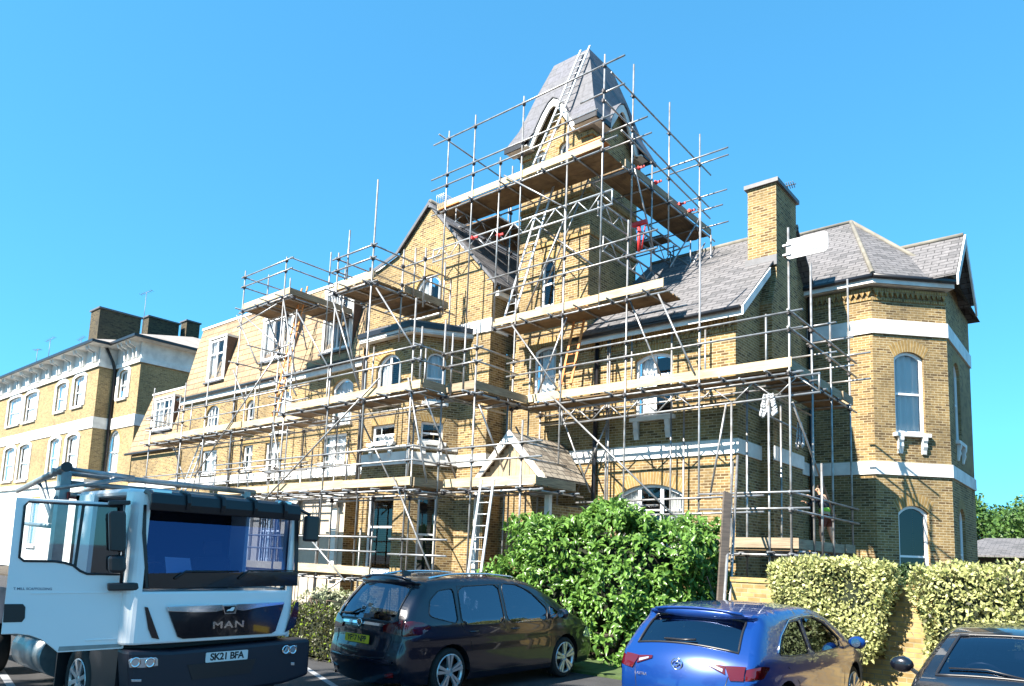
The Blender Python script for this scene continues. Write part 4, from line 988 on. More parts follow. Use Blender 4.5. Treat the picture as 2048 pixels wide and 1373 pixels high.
# --- tower scaffold
T = Scaf('scaffold', (-13.7, 17, 8.85), 'high scaffold platform with lattice beams round the slate-roofed tower')
for x, z0, z1 in ((-17.0, 9.6, 16.2), (-15.78, 9.4, 16.32), (-14.6, 9.05, 14.42), (-13.72, 9.6, 16.15), (-10.75, 8.68, 16.24)): T.std(x, SY, z0, z1)
for y, z0, z1 in ((17.68, 11.1, 16.85), (18.88, 10.7, 14.3), (19.95, 11.6, 16.82), (22.15, 10.6, 16.8)): T.std(-10.75, y, z0, z1)
for x, y in ((-15.3, 17.5), (-16.9, 19.2), (-16.9, 21.5), (-12.6, 16.9)): T.std(x, y, 9.5, 15.0 if y > 17 else 14.9)
TZ = 13.45
T.lift((-17.4, SY), (1, 0), 6.6, 1.3, TZ, step=1.5, over=.35, inner=True)
T.lift((-10.78, SY + 1.32), (0, 1), 5.65, 1.25, TZ, step=1.35, over=.05, boards='board2')
T.lift((-17.4, 23.0), (0, -1), 5.5, 1.6, TZ, step=1.5, over=.1, toe=False)
T.lift((-17.3, 22.0), (1, 0), 5.2, 1.0, TZ, step=1.5, over=.1, toe=False)
T.rail((-17.7, SY - .05, 15.9), (-10.05, SY - .05, 15.88)); T.rail((-17.72, SY - .05, 14.62), (-10.9, SY - .05, 14.6)); T.rail((-17.7, SY - .05, 14.22), (-10.4, SY - .05, 14.25))
T.rail((-10.71, 16.4, 15.85), (-10.71, 22.95, 15.62)); T.rail((-10.71, 16.1, 14.8), (-10.71, 22.95, 14.35)); T.rail((-10.71, 17, 14.35), (-10.71, 22.9, 13.98))
T.rail((-17.3, 15.9, 16.1), (-17.0, 19.6, 15.7), clips=False)
for y, z, x0, x1 in ((19.95, 14.55, -12.0, -8.75), (22.15, 15.68, -11.9, -9.7), (22.15, 14.45, -11.6, -9.75), (22.15, 13.95, -11.2, -9.9), (22.15, 13.3, -10.9, -9.7), (17.68, 14.4, -12, -10.1), (16.15, 13.62, -11.7, -10.3), (16.15, 15.1, -11.6, -10.1), (17.6, 14.9, -11.9, -10.2)): T.rail((x0, y, z), (x1, y, z), 'transom')
T.beam((-17.6, SY + .1, 11.7), (-10.45, SY + .1, 11.68), .42, 18)
T.beam((-11.0, 16.3, 11.55), (-11.0, 20.6, 11.55), .42, 11, mt='galv'); T.beam((-11.0, 16.6, 10.6), (-11.0, 20.6, 10.5), .42, 10, mt='galv')
T.beam((-16.6, 16.2, 12.9), (-16.6, 20.5, 12.9), .42, 10, mt='galv')
T.t('brace', (-14.35, SY - .08, 13.7), (-11.9, SY - .08, 11.9)); T.t('brace', (-12.1, SY + .2, 11.9), (-13.6, SY + .3, 9.2))
T.t('brace', (-10.7, 19.0, 11.3), (-10.7, 17.7, 13.6)); T.t('brace', (-10.7, 22.1, 13.7), (-10.7, 20.0, 11.2)); T.t('brace', (-12.0, 17.35, 13.6), (-13.6, 17.35, 10.4))
T.t('brace', (-14.0, 17.3, 12.5), (-11.8, 17.3, 10.6))
for a in range(5):
    z = 10.55 + .35 * a; T.rail((-11.3 + .1 * a, 20.5 + .3 * (a % 2), z), (-9.3 - .25 * a, 20.5 + .3 * (a % 2), z + .05), 'transom', clips=False)
for x in (-10.9, -10.3, -9.6): T.t('standard', (x, 20.6, 10.2), (x, 20.6, 12.2))
T.t('brace', (-11, 20.55, 11.9), (-9.3, 20.55, 10.6)); T.t('brace', (-10.75, 20.6, 10.6), (-9.8, 20.6, 12))
for p in ((-10.68, 17.95, 13.6), (-10.68, 19.0, 13.6), (-10.68, 20.6, 13.55), (-10.68, 21.3, 13.6), (-15.7, 16.15, 12.05), (-14.6, 16.15, 11.85)): T.clip(p, 'red'); m = MB(); m.box(p[0] - .04, p[0] + .2, p[1] - .02, p[1] + .02, p[2] - .03, p[2] + .03); m.build('beam_clamp', M['red'], T.o)
m = MB(); x, y = -10.6, 17.9; m.tube([(x, y, 10.95), (x, y, 11.75)], .05); m.box(x - .22, x + .25, y - .06, y + .06, 11.75, 11.86); m.tube([(x + .1, y, 11.0), (x + .2, y, 11.7)], .02); m.build('jack', M['red'], T.o)
# brown boards piled at the two front ends
m = MB()
m.box(-11.95, -10.82, SY - .02, SY + .5, TZ + .27, TZ + .31); m.build('loose_board', M['orange'], T.o); m = MB(); m.box(-17.35, -16.4, SY + .0, SY + .6, TZ + .02, TZ + .06); m.build('loose_board', M['orange'], T.o)
m = MB()
for i in range(4): m.tube([(-17.35 + .1 * i, SY - .1, TZ), (-17.35 + .1 * i, SY - .1, TZ + .5), (-16.9 + .1 * i, SY + .8, TZ + .1)], .014, 6)
m.build('bracket', M['alu'], T.o)
# --- scaffold round the bay
BY, BY2 = 13.0, 13.9
B = Scaf('scaffold', (-17, 14, 0), 'scaffold round the canted bay and porch, with a small high platform by the gable')
for x, z1 in ((-20.78, 8.8), (-18.42, 11.1), (-16.71, 12.98), (-14.7, 8.87)): B.std(x, BY, 0, z1)
for x, z1 in ((-14.42, 8.45), (-13.17, 7.82), (-11.48, 5.3)): B.std(x, BY2, 0, z1)
for x, z0, z1 in ((-19.6, 0, 6.2), (-17.5, 0, 3.6), (-15.9, 0, 6.2), (-16.8, 8.3, 11.25), (-15.8, 9.2, 11.05)): B.std(x, 14.25, z0, z1)
B.std(-14.38, BY, 6.25, 8.0); B.std(-14.1, BY2, 6.2, 8.0); B.std(-13.62, BY2, 6.25, 8.12); B.std(-13.2, 15.3, 0, 6.5); B.std(-13.25, 16.3, 0, 7.8)
B.lift((-20.85, BY), (1, 0), 6.5, 1.25, 6.3, rails=()); B.lift((-21.4, BY), (1, 0), 6.85, 1.25, 3.68, rails=()); B.lift((-24.0, BY), (1, 0), 8.0, .95, 1.22, rails=(1.06, .66), inner=False)
for z in (7.48, 7.1): B.rail((-21.0, BY - .05, z), (-14.3, BY - .05, z)); B.rail((-14.35, BY2 - .05, z - .05), (-12.9, BY2 - .05, z - .05))
for z in (4.73, 4.35): B.rail((-21.6, BY - .05, z), (-14.4, BY - .05, z)); B.rail((-14.35, BY2 - .05, z), (-10.8, BY2 - .05, z)); B.rail((-14.4, BY - .1, z), (-14.4, 14.6, z)); B.rail((-11.4, BY2, z), (-11.4, 15.7, z))
for z in (2.25, 1.85): B.rail((-15.2, BY - .05, z), (-13.0, BY - .05, z))
for z in (7.45, 7.05): B.rail((-14.35, BY - .3, z), (-14.35, 14.6, z)); B.rail((-13.1, 13.7, z), (-13.1, 15.6, z))
B.lift((-14.35, BY2), (1, 0), 1.15, 1.4, 6.3, boards='board2', step=.9); B.lift((-13.15, BY2 + .05), (0, 1), 2.4, 1.15, 6.3, boards='board2', step=.9, over=.1)
B.lift((-14.3, BY + .1), (0, 1), 1.0, .9, 6.32, boards='board2', step=0, led=False)
B.lift((-14.2, BY2), (1, 0), 3.15, 1.1, 3.68, step=.95); B.lift((-14.4, BY + .06), (0, 1), 1.5, 1.0, 3.66, boards='board2', step=.8, over=.1); B.lift((-11.05, BY2 + .05), (0, 1), 1.7, 1.0, 3.66, boards='board2', step=.8, over=.1)
B.lift((-18.55, BY), (1, 0), 1.85, 1.3, 9.88, step=.8); B.lift((-16.7, BY + .05), (0, 1), 3.1, 1.8, 9.86, step=.9, over=.05, toe=False); B.lift((-16.7, BY + 1.3), (0, 1), 1.85, 1.8, 9.86, boards='board2', step=0, led=False, deck=False)
for z in (10.9, 10.5): B.rail((-18.65, BY - .05, z), (-16.5, BY - .05, z)); B.rail((-16.66, 12.85, z), (-16.66, 16.2, z)); B.rail((-18.45, 12.9, z), (-18.45, 15.9, z))
B.std(-18.0, BY + .05, 9.85, 11.75); B.std(-18.4, 15.6, 9.8, 11.9); B.std(-16.66, 14.6, 9.8, 11.4); B.std(-16.66, 15.9, 9.6, 11.4); B.std(-16.66, 16.2, 8.2, 10.9)
B.t('brace', (-18.55, BY - .06, 9.7), (-16.9, BY - .06, 6.6)); B.t('brace', (-21.6, BY - .1, 3.3), (-15.95, BY - .1, 6.75))
B.t('brace', (-14.75, BY - .08, 6.6), (-13.8, BY - .08, 1.6 + 2.1)); B.t('brace', (-15.1, BY - .1, 3.9), (-13.4, BY - .1, 1.35)); B.t('brace', (-19.0, BY - .1, 2.4), (-16.9, BY - .1, 1.05))
B.t('brace', (-17.0, BY - .1, 1.1), (-19.0, BY - .1, 0.1)); B.t('brace', (-14.35, 13.2, 6.1), (-14.35, 14.6, 3.9))
for x, z0, z1 in ((-20.1, 6.3, 8.1), (-18.9, 3.6, 5.4), (-17.9, 6.3, 8.3), (-16.0, 3.6, 5.3), (-15.5, 6.3, 7.9), (-18.0, 0, 2.6), (-20.2, 0, 3.6)): B.t('standard', (x, 14.2, z0), (x, 14.2, z1))
for z in (6.05, 3.45): B.rail((-21.2, 14.25, z), (-14.6, 14.25, z), 'ledger')
B.t('brace', (-18.3, 14.1, 6.1), (-16.4, 14.1, 3.7)); B.t('brace', (-20.6, 13.1, 9.6), (-18.6, 13.1, 7.4)); B.t('brace', (-13.1, 14.0, 5.9), (-13.1, 15.4, 3.8)); B.t('brace', (-16.6, 13.1, 9.6), (-14.9, 13.1, 7.6)); B.t('brace', (-18.35, 13.1, 9.7), (-18.35, 14.2, 6.6))
B.rail((-16.9, 14.3, 10.1), (-15.2, 14.3, 10.1)); B.rail((-16.9, 14.3, 10.7), (-15.2, 14.3, 10.7))
# --- mansard scaffold
CY = 14.0
Cc = Scaf('scaffold', (-27, 15, 0), 'long scaffold in front of the sand-tiled mansard wing, one lift with a raised dormer platform')
for x, z1 in ((-32.83, 8.75), (-29.9, 8.62), (-28.0, 9.3), (-25.85, 12.58), (-23.0, 12.45)): Cc.std(x, CY, 0, z1)
Cc.std(-22.4, CY + .2, 0, 10.4)
for x, z0, z1 in ((-32.9, 6.3, 8.6), (-30.4, 0, 8.6), (-27.2, 0, 8.4), (-24.6, 0, 12.4), (-22.9, 0, 6.3)): Cc.std(x, 15.2, z0, z1)
Cc.lift((-33.0, CY), (1, 0), 12.1, 1.25, 6.3, rails=()); Cc.lift((-24.6, BY), (1, 0), 3.2, 1.2, 3.68, rails=(1.05,), inner=False)
for z in (7.42, 6.95): Cc.rail((-33.3, CY - .05, z), (-20.9, CY - .05, z))
Cc.rail((-33.0, CY - .05, 4.76), (-20.7, CY - .05, 4.76)); Cc.rail((-23.2, CY - .05, 4.5), (-20.7, CY - .05, 4.5)); Cc.rail((-30.0, CY - .1, 4.3), (-21.5, CY - .1, 4.3))
for z in (7.3, 6.8): Cc.rail((-32.9, 13.8, z), (-32.9, 15.6, z), clips=False)
Cc.lift((-25.8, CY), (1, 0), 3.1, 1.3, 11.0, step=.9, rails=()); Cc.lift((-22.65, CY + .05), (0, 1), 2.9, 1.5, 10.98, boards='board2', step=.9, over=.05)
for z in (12.3, 11.9):
    Cc.rail((-26.0, CY - .05, z), (-22.5, CY - .05, z)); Cc.rail((-25.85, 13.9, z), (-25.85, 16.6, z)); Cc.rail((-22.6, 13.9, z), (-22.6, 17.2, z))
for x, y, z1 in ((-25.85, 15.0, 12.75), (-25.85, 16.4, 12.3), (-22.6, 15.6, 13.1), (-22.6, 16.3, 12.8)): Cc.std(x, y, 9.2 if y > 15.5 else 6.3, z1)
for a, b in (((-26.1, 10.8), (-24.3, 8.6)), ((-26.0, 8.6), (-24.9, 7.2)), ((-25.9, 10.9), (-23.0, 9.1)), ((-22.9, 10.8), (-21.6, 7.4)), ((-28.3, 4.6), (-22.9, 8.9)), ((-26.0, 10.3), (-23.3, 10.7)), ((-22.9, 6.2), (-22.0, 3.9)), ((-23.2, 8.9), (-21.6, 7.1)), ((-27.8, 4.3), (-29.0, 3.0))):
    Cc.t('brace', (a[0], CY - .07, a[1]), (b[0], CY - .07, b[1]))
for x, z in ((-25.8, 8.85), (-24.6, 9.3), (-22.9, 8.8), (-22.8, 7.7), (-22.8, 7.15)): Cc.rail((x, 13.6, z), (x, 15.9, z), 'transom')
for z in (9.0, 8.6): Cc.rail((-23.9, CY, z), (-22.2, CY, z + .05), 'transom')
for x, z0, z1 in ((-31.6, 6.3, 8.2), (-29.0, 3.4, 5.6), (-26.4, 6.3, 8.4), (-25.0, 3.4, 6.2), (-23.9, 6.3, 9.9), (-22.2, 3.5, 5.4), (-21.6, 6.3, 8.4)): Cc.t('standard', (x, 15.15, z0), (x, 15.15, z1))
for z in (8.0, 4.9): Cc.rail((-33.0, 15.2, z), (-21.3, 15.2, z), 'ledger')
for a, b in (((-25.7, 10.9), (-24.4, 9.0)), ((-24.9, 10.8), (-23.1, 9.7)), ((-32.7, 6.2), (-31.2, 4.4)), ((-30.9, 3.2), (-30.1, 6.2)), ((-24.9, 8.4), (-23.5, 6.6)), ((-27.0, 5.9), (-26.0, 3.9)), ((-23.6, 10.8), (-22.9, 9.2))): Cc.t('brace', (a[0], 15.05, a[1]), (b[0], 15.05, b[1]))
# ---------------------------------------------------------------- ladders
def ladder(a, b, width, label, mt='alu', wd=(1, 0, 0), step=.28, r=.03, name='ladder'):
    a, b, wd = Vector(a), Vector(b), Vector(wd).normalized(); o = thing(name, a, label, 'ladder')
    for sg in (-.5, .5):
        m = MB(); m.bar(a + wd * sg * width, b + wd * sg * width, .03, .07, up=wd); m.build('stile', M[mt], o)
    L = (b - a).length; n = int(L / step)
    for i in range(1, n):
        p = a + (b - a) * (i / n); m = MB(); m.tube([p - wd * (width / 2 - .012), p + wd * (width / 2 - .012)], .016, 6); m.build('rung', M[mt], o)
    return o
yl = BY2 - .35
b1 = on(975, 960, y=yl + .05); 
ladder((on(930, 1152, y=13.0).x + .12, 13.0, 0), (b1.x, yl + .05, b1.z), .42, 'silver aluminium ladder leaning on the porch scaffold, its foot behind the dark people carrier')
ladder((-13.3, 16.35, 13.87), (-12.78, 17.98, 18.5), .36, 'silver ladder from the top platform up against the slate tower roof')
ladder((-14.5, 16.55, 8.9), (-13.3, 17.1, 13.8), .4, 'silver ladder between the two upper platforms in front of the tower')
ladder((-12.35, 16.7, 6.36), (-11.95, 17.1, 9.6), .36, 'orange ladder rising from the middle lift beside the tower', 'orange')
ladder((-30.6, 14.5, 3.7), (-29.4, 14.9, 6.9), .4, 'silver ladder under the left end of the long mansard lift')
ladder((-23.9, 14.5, 6.4), (-23.1, 14.9, 11.6), .36, 'orange ladder up to the dormer platform on the mansard', 'orange')
# leaning poles and planks by the big bush
M['darkwood'] = woodmat('dark_plank', (.10, .08, .065), (.05, .04, .035))
def lean(p, q, yb, yt):
    a, b = on(*p, y=yb), on(*q, y=yt); d = b - a; return a - d * ((a.z + .1) / d.z), b
a, b = lean((1441, 1225), (1455, 986), 12.45, 13.6)
o = thing('timber_plank', a, 'long dark timber plank leaning upright between the big green bush and the brick garden wall', 'plank')
m = MB(); m.bar(a, b, .05, .17, up=(.5, 1, 0)); m.build('plank', M['darkwood'], o)
a, b = lean((1459, 1225), (1475, 912), 12.5, 15.95)
o = thing('scaffold_tube', a, 'pair of loose silver tubes leaning on the scaffold just right of the timber plank', 'scaffold tube')
m = MB(); m.tube([a, b], .028); m.build('tube', M['galv'], o); a, b = lean((1452, 1150), (1466, 925), 12.55, 15.95); m = MB(); m.tube([a, b], .028); m.build('tube', M['galv'], o)
# ---------------------------------------------------------------- sign, cloth
M['signw'] = mat('sign_white', (.5, .5, .5), .5, noise=.1)
sg = thing('advertising_sign', (-4.8, SY - .1, 9.0), 'white rounded scaffold sign with faint grey lettering fixed to the corner pole', 'sign')
c0, c1, c2, c3 = [on(*p, y=SY - .08) for p in ((1573, 521), (1657, 503), (1657, 457), (1573, 482))]
x0, x1 = c0.x, c1.x; z0, z1 = c0.z, c3.z
def rrect(x0, x1, z0, z1, r, n=6):
    P = []
    for cx, cz, a0 in ((x1 - r, z0 + r, -90), (x1 - r, z1 - r, 0), (x0 + r, z1 - r, 90), (x0 + r, z0 + r, 180)):
        for i in range(n + 1): a = R_(a0 + 90 * i / n); P.append((cx + r * math.cos(a), cz + r * math.sin(a)))
    return P
m = MB(); m.prism([(x, SY - .1, z) for x, z in rrect(x0, x1, z0, z1, .1)], (0, .015, 0)); m.build('panel', M['signw'], sg)
m = MB(); m.box(x0 + .05, x1 - .05, SY - .1032, SY - .1002, z0 + .2, z0 + .207); M['faint'] = mat('faint_print', (.16, .17, .2), .6)
m.build('line', M['faint'], sg)
for i in range(9):
    m = MB(); x = x0 + .12 + i * (x1 - x0 - .24) / 9; m.box(x, x + .055, SY - .103, SY - .1001, z0 + .09, z0 + .13 + .02 * (i % 3 == 0)); m.build('letter', M['faint'], sg)
for z in (z0 + .12, z1 - .12):
    m = MB(); m.box(SX - .09, SX + .09, SY - .13, SY + .05, z - .02, z + .02); m.build('fixing_clip', M['galv'], sg)
M['cloth'] = mat('white_cloth', (.42, .43, .44), .9)
def cloth(name, c, w, h, label, n=8):
    m = MB(); 
    for i in range(n):
        for j in range(n):
            def q(i, j): u, v = i / n - .5, j / n; return (c[0] + u * w * (.7 + .5 * v), c[1] - .04 * math.sin(i * 1.9 + v * 2) - .02 * math.sin(j * 2.), c[2] - v * h - .06 * math.sin(i * 1.3) * v)
            m.face([q(i, j), q(i + 1, j), q(i + 1, j + 1), q(i, j + 1)][::-1], sm=True)
    o = m.build(name, M['cloth']); s = o.modifiers.new('solid', 'SOLIDIFY'); s.thickness = .006; lab(o, label, 'cloth'); return o
cp = on(1537, 788, y=SY + .05); cloth('cloth', cp, .34, .5, 'pale cloth draped over the lattice beam of the right wing scaffold')
cp = on(1600, 845, y=17.6); cloth('cloth', cp, .16, .6, 'narrow pale rag hanging under the corner lift of the scaffold')
# ================================================================ vehicles
GZ = -.1
def paint(name, c, metal=.3, rough=.28):
    return mat(name, c, rough, metal=metal, coat=1)
M['navy'] = paint('black_blue_paint', (.0035, .005, .015), .2); M['blue'] = paint('bright_blue_paint', (.004, .036, .19), .3)
M['grey'] = paint('dark_grey_paint', (.006, .007, .012)); M['tyre'] = mat('tyre_rubber', (.012, .012, .012), .85)
M['rim'] = mat('alloy_rim', (.60, .61, .63), .3, metal=.7); M['tgrey'] = mat('bumper_plastic', (.010, .011, .022), .5)
M['redl'] = mat('red_lamp', (.07, .001, .002), .12, coat=1); M['clear'] = mat('clear_lamp', (.55, .57, .6), .1, metal=.6, coat=1)
M['chrome'] = mat('chrome', (.8, .8, .82), .12, metal=1); M['yplate'] = mat('yellow_plate', (.62, .46, .02), .4); M['faintd'] = mat('door_print', (.12, .14, .2), .6); M['wplate'] = mat('white_plate', (.7, .7, .68), .4)
M['ink'] = mat('plate_ink', (.01, .01, .01), .5); M['seat'] = mat('seat_cloth', (.03, .03, .035), .9); M['wtruck'] = mat('truck_white', (.82, .82, .82), .32, coat=.4)
M['cglass'] = glassmat('car_glass', (.30, .36, .45), .15, (.7, .82, 1)); M['tglass'] = glassmat('truck_glass', (.4, .46, .6), .16, (.17, .27, .62)); M['dglass'] = glassmat('door_glass', (.62, .68, .74), .12, (.8, .85, .9)); M['black2'] = mat('gloss_black', (.006, .006, .01), .12, coat=.6)  # truck_glass: deep blue of the reflected sky put into its glossy tint
M['visor'] = mat('smoked_visor', (.006, .006, .009), .4); M['steel'] = mat('rack_steel', (.30, .33, .34), .4, metal=.6, noise=.3); M['glossred'] = mat('dull_red', (.12, .01, .01), .5)
def text(name, s, size, mt, parent, Mx, depth=.002, bold=.0, spacing=1):
    c = bpy.data.curves.new(name, 'FONT'); c.body = s; c.size = size; c.extrude = depth; c.offset = bold; c.align_x = 'CENTER'; c.align_y = 'CENTER'; c.space_character = spacing
    t = bpy.data.objects.new(name, c); COL.objects.link(t); bpy.context.view_layer.update()
    me = bpy.data.meshes.new_from_object(t.evaluated_get(bpy.context.evaluated_depsgraph_get())); bpy.data.objects.remove(t)
    me.materials.clear(); me.materials.append(M[mt]); me.transform(Mx)
    o = bpy.data.objects.new(name, me); COL.objects.link(o); o.parent = parent; o.matrix_parent_inverse = wmat(parent).inverted(); return o
def basis(o, x, y, z):
    m = Matrix((Vector(x), Vector(y), Vector(z))).transposed().to_4x4(); m.translation = o; return m
def catmull(P, k=5):
    out = []; n = len(P)
    for i in range(n - 1):
        p0, p1, p2, p3 = P[max(0, i - 1)], P[i], P[i + 1], P[min(n - 1, i + 2)]
        for j in range(k):
            t = j / k; out.append(tuple(.5 * (2 * p1[a] + (p2[a] - p0[a]) * t + (2 * p0[a] - 5 * p1[a] + 4 * p2[a] - p3[a]) * t * t + (3 * p1[a] - p0[a] - 3 * p2[a] + p3[a]) * t ** 3) for a in (0, 1)))
    out.append(tuple(P[-1])); return out
def wheel(parent, c, R, spokes, side, w=.21, rimk=.7):
    """c hub centre on the outer face; side +1 when the outer face points to +y"""
    x, y, z = c; s = side; o = None
    m = MB(); prof = [(R * rimk, -w), (R * .93, -w), (R, -w * .85), (R, -w * .15), (R * .94, -.008), (R * (rimk + .02), 0), (R * rimk, -.02)]
    m.revolve([(a, b * s) for a, b in prof], (x, y, z), 36, 'y'); o = m.build('wheel', M['tyre'], parent)
    m = MB(); r = R * rimk
    m.revolve([(r * 1.01, -.005 * s), (r * 1.01, .004 * s), (r * .95, .004 * s), (r * .93, -.05 * s), (r * .93, -.06 * s)], (x, y, z), 36, 'y', False)
    m.revolve([(.07, -.05 * s), (.065, -.012 * s), (.02, -.01 * s)], (x, y, z), 20, 'y')
    for k in range(spokes):
        for d in (-.17, .17) if spokes <= 5 else (0,):
            a = 2 * PI * k / spokes + .3; a1 = a + d; ca, sa = math.cos(a), math.sin(a); cb, sb = math.cos(a1), math.sin(a1)
            p, q = Vector((x + .045 * ca, y - .03 * s, z + .045 * sa)), Vector((x + r * .96 * cb, y - .012 * s, z + r * .96 * sb))
            m.bar(p, q, .03 if spokes <= 5 else .05, .045, up=(0, 1, 0))
    m.build('rim', M['rim'], o)
    m = MB(); m.revolve([(r * .93, -.062 * s), (.01, -.062 * s)], (x, y, z), 24, 'y'); m.build('brake_disc', M['black'], o)
    return o
class Car:
    def __init__(s, name, loc, rz, label, mt, top, W, axles, R, belt, tumble=.3, zs=1, sill=.2, arch=.06, r=.09):
        s.o = thing(name, loc, label, 'car'); s.o.rotation_euler = (0, 0, rz); s.mt = mt
        s.T = catmull([(x, z * zs) for x, z in top], 6); s.W = W; s.ax = axles; s.R = R; s.belt = belt * zs; s.tb = tumble; s.r = r; s.zs = zs
        s.x0 = min(p[0] for p in s.T); s.x1 = max(p[0] for p in s.T); s.sill = sill; s.ar = R + arch
        s.M = wmat(s.o)
    def d_out(s, x, z):
        best = 9
        T = s.T
        for i in range(0, len(T) - 1):
            ax, az = T[i]; bx, bz = T[i + 1]; dx, dz = bx - ax, bz - az; L = dx * dx + dz * dz or 1e-9
            t = max(0, min(1, ((x - ax) * dx + (z - az) * dz) / L)); d = math.hypot(x - ax - dx * t, z - az - dz * t)
            if d < best: best = d
        return best
    def S(s, x, z):
        c = (s.x0 + s.x1) / 2; h = (s.x1 - s.x0) / 2; u = abs(x - c) / h
        y = s.W / 2 * (1 - .13 * u ** 5)
        if z > s.belt: y -= (z - s.belt) * s.tb
        else: y -= .03 * ((s.belt - z) / s.belt) ** 2 - .012 * math.exp(-((z - s.belt * .82) / .05) ** 2)
        if z < .34: y -= (.34 - z) * .25
        d = s.d_out(x, z); r = s.r
        if d < r: y -= r * .8 * (1 - math.sqrt(max(0, 1 - (1 - d / r) ** 2)))
        return y
    def P(s, v): return s.M @ Vector(v)
    def build(s, m, name, mt, parent=None, **k): return m.build(name, mt if not isinstance(mt, str) else M[mt], parent or s.o, **k)
    def side(s, wins, doors=(), lamps=(), step=.07):
        wins = [(chaikin(w_[0]), w_[1], w_[2]) for w_ in wins]; lamps = [(chaikin(l[0], 1), l[1], l[2]) for l in lamps]
        # 2D outline with the wheel arches cut into the sill line
        T = s.T; bot = []
        for a in sorted(s.ax):
            n = 14; zc = s.R; ar = s.ar; th = math.asin(min(1, (zc - s.sill) / ar)); 
            for i in range(n + 1):
                t = PI + th - (PI + 2 * th) * i / n; bot.append((a + ar * math.cos(t), zc + ar * math.sin(t)))
        out = [(T[0][0] + .02, s.sill)] + bot + [(T[-1][0] - .02, s.sill)] + list(reversed(T[1:-1]))
        vs = [Vector(p) for p in out]; n = len(vs); ed = [(i, (i + 1) % n) for i in range(n)]
        for w in [w_[0] for w_ in wins] + [l[0] for l in lamps]:
            b = len(vs); vs += [Vector(p) for p in w]; ed += [(b + i, b + (i + 1) % len(w)) for i in range(len(w))]
        x = s.x0 + step
        while x < s.x1:
            z = s.sill + .03
            while z < 1.7:
                if inside((x, z), out) and s.d_out(x, z) > .02: vs.append(Vector((x + (step / 2 if int(z / step) % 2 else 0), z)))
                z += step * .8
            x += step
        for k in range(0, len(T), 1):   # an inner rail following the outline keeps the rounding smooth
            for dd in (.015, .04, .07):
                a = T[max(0, k - 1)]; b = T[min(len(T) - 1, k + 1)]; d = Vector((b[0] - a[0], b[1] - a[1])).normalized(); q = (T[k][0] + d.y * dd, T[k][1] - d.x * dd)
                if inside(q, out) and s.d_out(*q) > dd * .8: vs.append(Vector(q))
        ov, oe, of, *_ = delaunay_2d_cdt(vs, ed, [], 0, 1e-4)
        regs = [('body', None, s.mt)] + [(w[1], w[0], w[2]) for w in wins] + [(l[1], l[0], l[2]) for l in lamps]
        for sg in (1, -1):
            made = {}
            for ri, (nm, poly, mt) in enumerate(regs):
                m = MB(); idx = {}
                for f in of:
                    c = sum((ov[i] for i in f), Vector((0, 0))) / len(f)
                    if not inside(c, out): continue
                    hit = 0
                    for rj in range(1, len(regs)):
                        if inside(c, regs[rj][1]): hit = rj; break
                    if hit != ri: continue
                    q = []
                    for i in f:
                        if i not in idx:
                            p = ov[i]; y = s.S(p.x, p.y) + (.006 if mt == 'redl' or mt == 'clear' else (-.008 if ri else 0))
                            idx[i] = len(m.v); m.v.append(tuple(s.P((p.x, sg * y, p.y))))
                        q.append(idx[i])
                    ar = sum(ov[f[i]].x * ov[f[(i + 1) % len(f)]].y - ov[f[(i + 1) % len(f)]].x * ov[f[i]].y for i in range(len(f)))
                    if (ar > 0) == (sg > 0): q.reverse()
                    m.f.append(tuple(q)); m.sm.append(True)
                if m.f: made[ri] = s.build(m, 'side_panel' if nm == 'body' else nm, mt)
                if nm == 'side_window':
                    mm = MB(); mm.tube([s.P((p[0], sg * (s.S(*p) + .002), p[1])) for p in poly], .007, 6, closed=True); s.build(mm, 'seal', 'black', made.get(ri))
            for nm, poly in doors:
                mm = MB(); mm.tube([s.P((p[0], sg * (s.S(*p) + .0005), p[1])) for p in poly], .0045, 5, closed=True); s.build(mm, nm, 'black')
    def strip(s, bands, nt=14, tw=.86, crown=None):
        """bands: (i0, i1, name, mat, glassy) over the outline's points"""
        T = s.T; N = len(T)
        def pt(i, t, off=0):
            x, z = T[i]; a = T[max(0, i - 1)]; b = T[min(N - 1, i + 1)]; d = Vector((b[0] - a[0], b[1] - a[1])).normalized(); nx, nz = -d.y, d.x
            steep = abs(nx); c = .03 + .10 * steep if (x < s.x0 + .45 or x > s.x1 - .45) else .035 + .05 * steep
            o = c * (1 - t * t) + off; y = s.S(x, z) * t
            return s.P((x + nx * o, y, z + nz * o))
        s.pt = pt
        for (i0, i1, nm, mt) in bands:
            gl = mt in ('cglass',)
            ts = [-1 + 2 * k / nt for k in range(nt + 1)]
            if gl: cols = [t for t in ts if abs(t) <= tw]; rim_ = True
            m = MB()
            if gl:
                for i in range(i0, i1):
                    for k in range(len(cols) - 1):
                        m.face([pt(i, cols[k], -.004), pt(i, cols[k + 1], -.004), pt(i + 1, cols[k + 1], -.004), pt(i + 1, cols[k], -.004)][::-1], sm=True)
                g = s.build(m, nm, mt)
                mm = MB(); c0, c1 = cols[0], cols[-1]
                loop = [pt(i, c0, .002) for i in range(i0, i1 + 1)] + [pt(i1, t, .002) for t in cols[1:]] + [pt(i, c1, .002) for i in range(i1 - 1, i0 - 1, -1)] + [pt(i0, t, .002) for t in reversed(cols[1:-1])]
                mm.tube(loop, .014, 6, closed=True); s.build(mm, 'seal', 'black', g)
                m = MB()
                for a, b in ((-1, c0), (c1, 1)):
                    m = MB()
                    for i in range(i0, i1): m.face([pt(i, a), pt(i, b), pt(i + 1, b), pt(i + 1, a)][::-1], sm=True)
                    s.build(m, 'pillar', s.mt)
            else:
                n0 = len(m.v)
                for i in range(i0, i1 + 1):
                    for t in ts: m.v.append(tuple(pt(i, t)))
                W_ = len(ts)
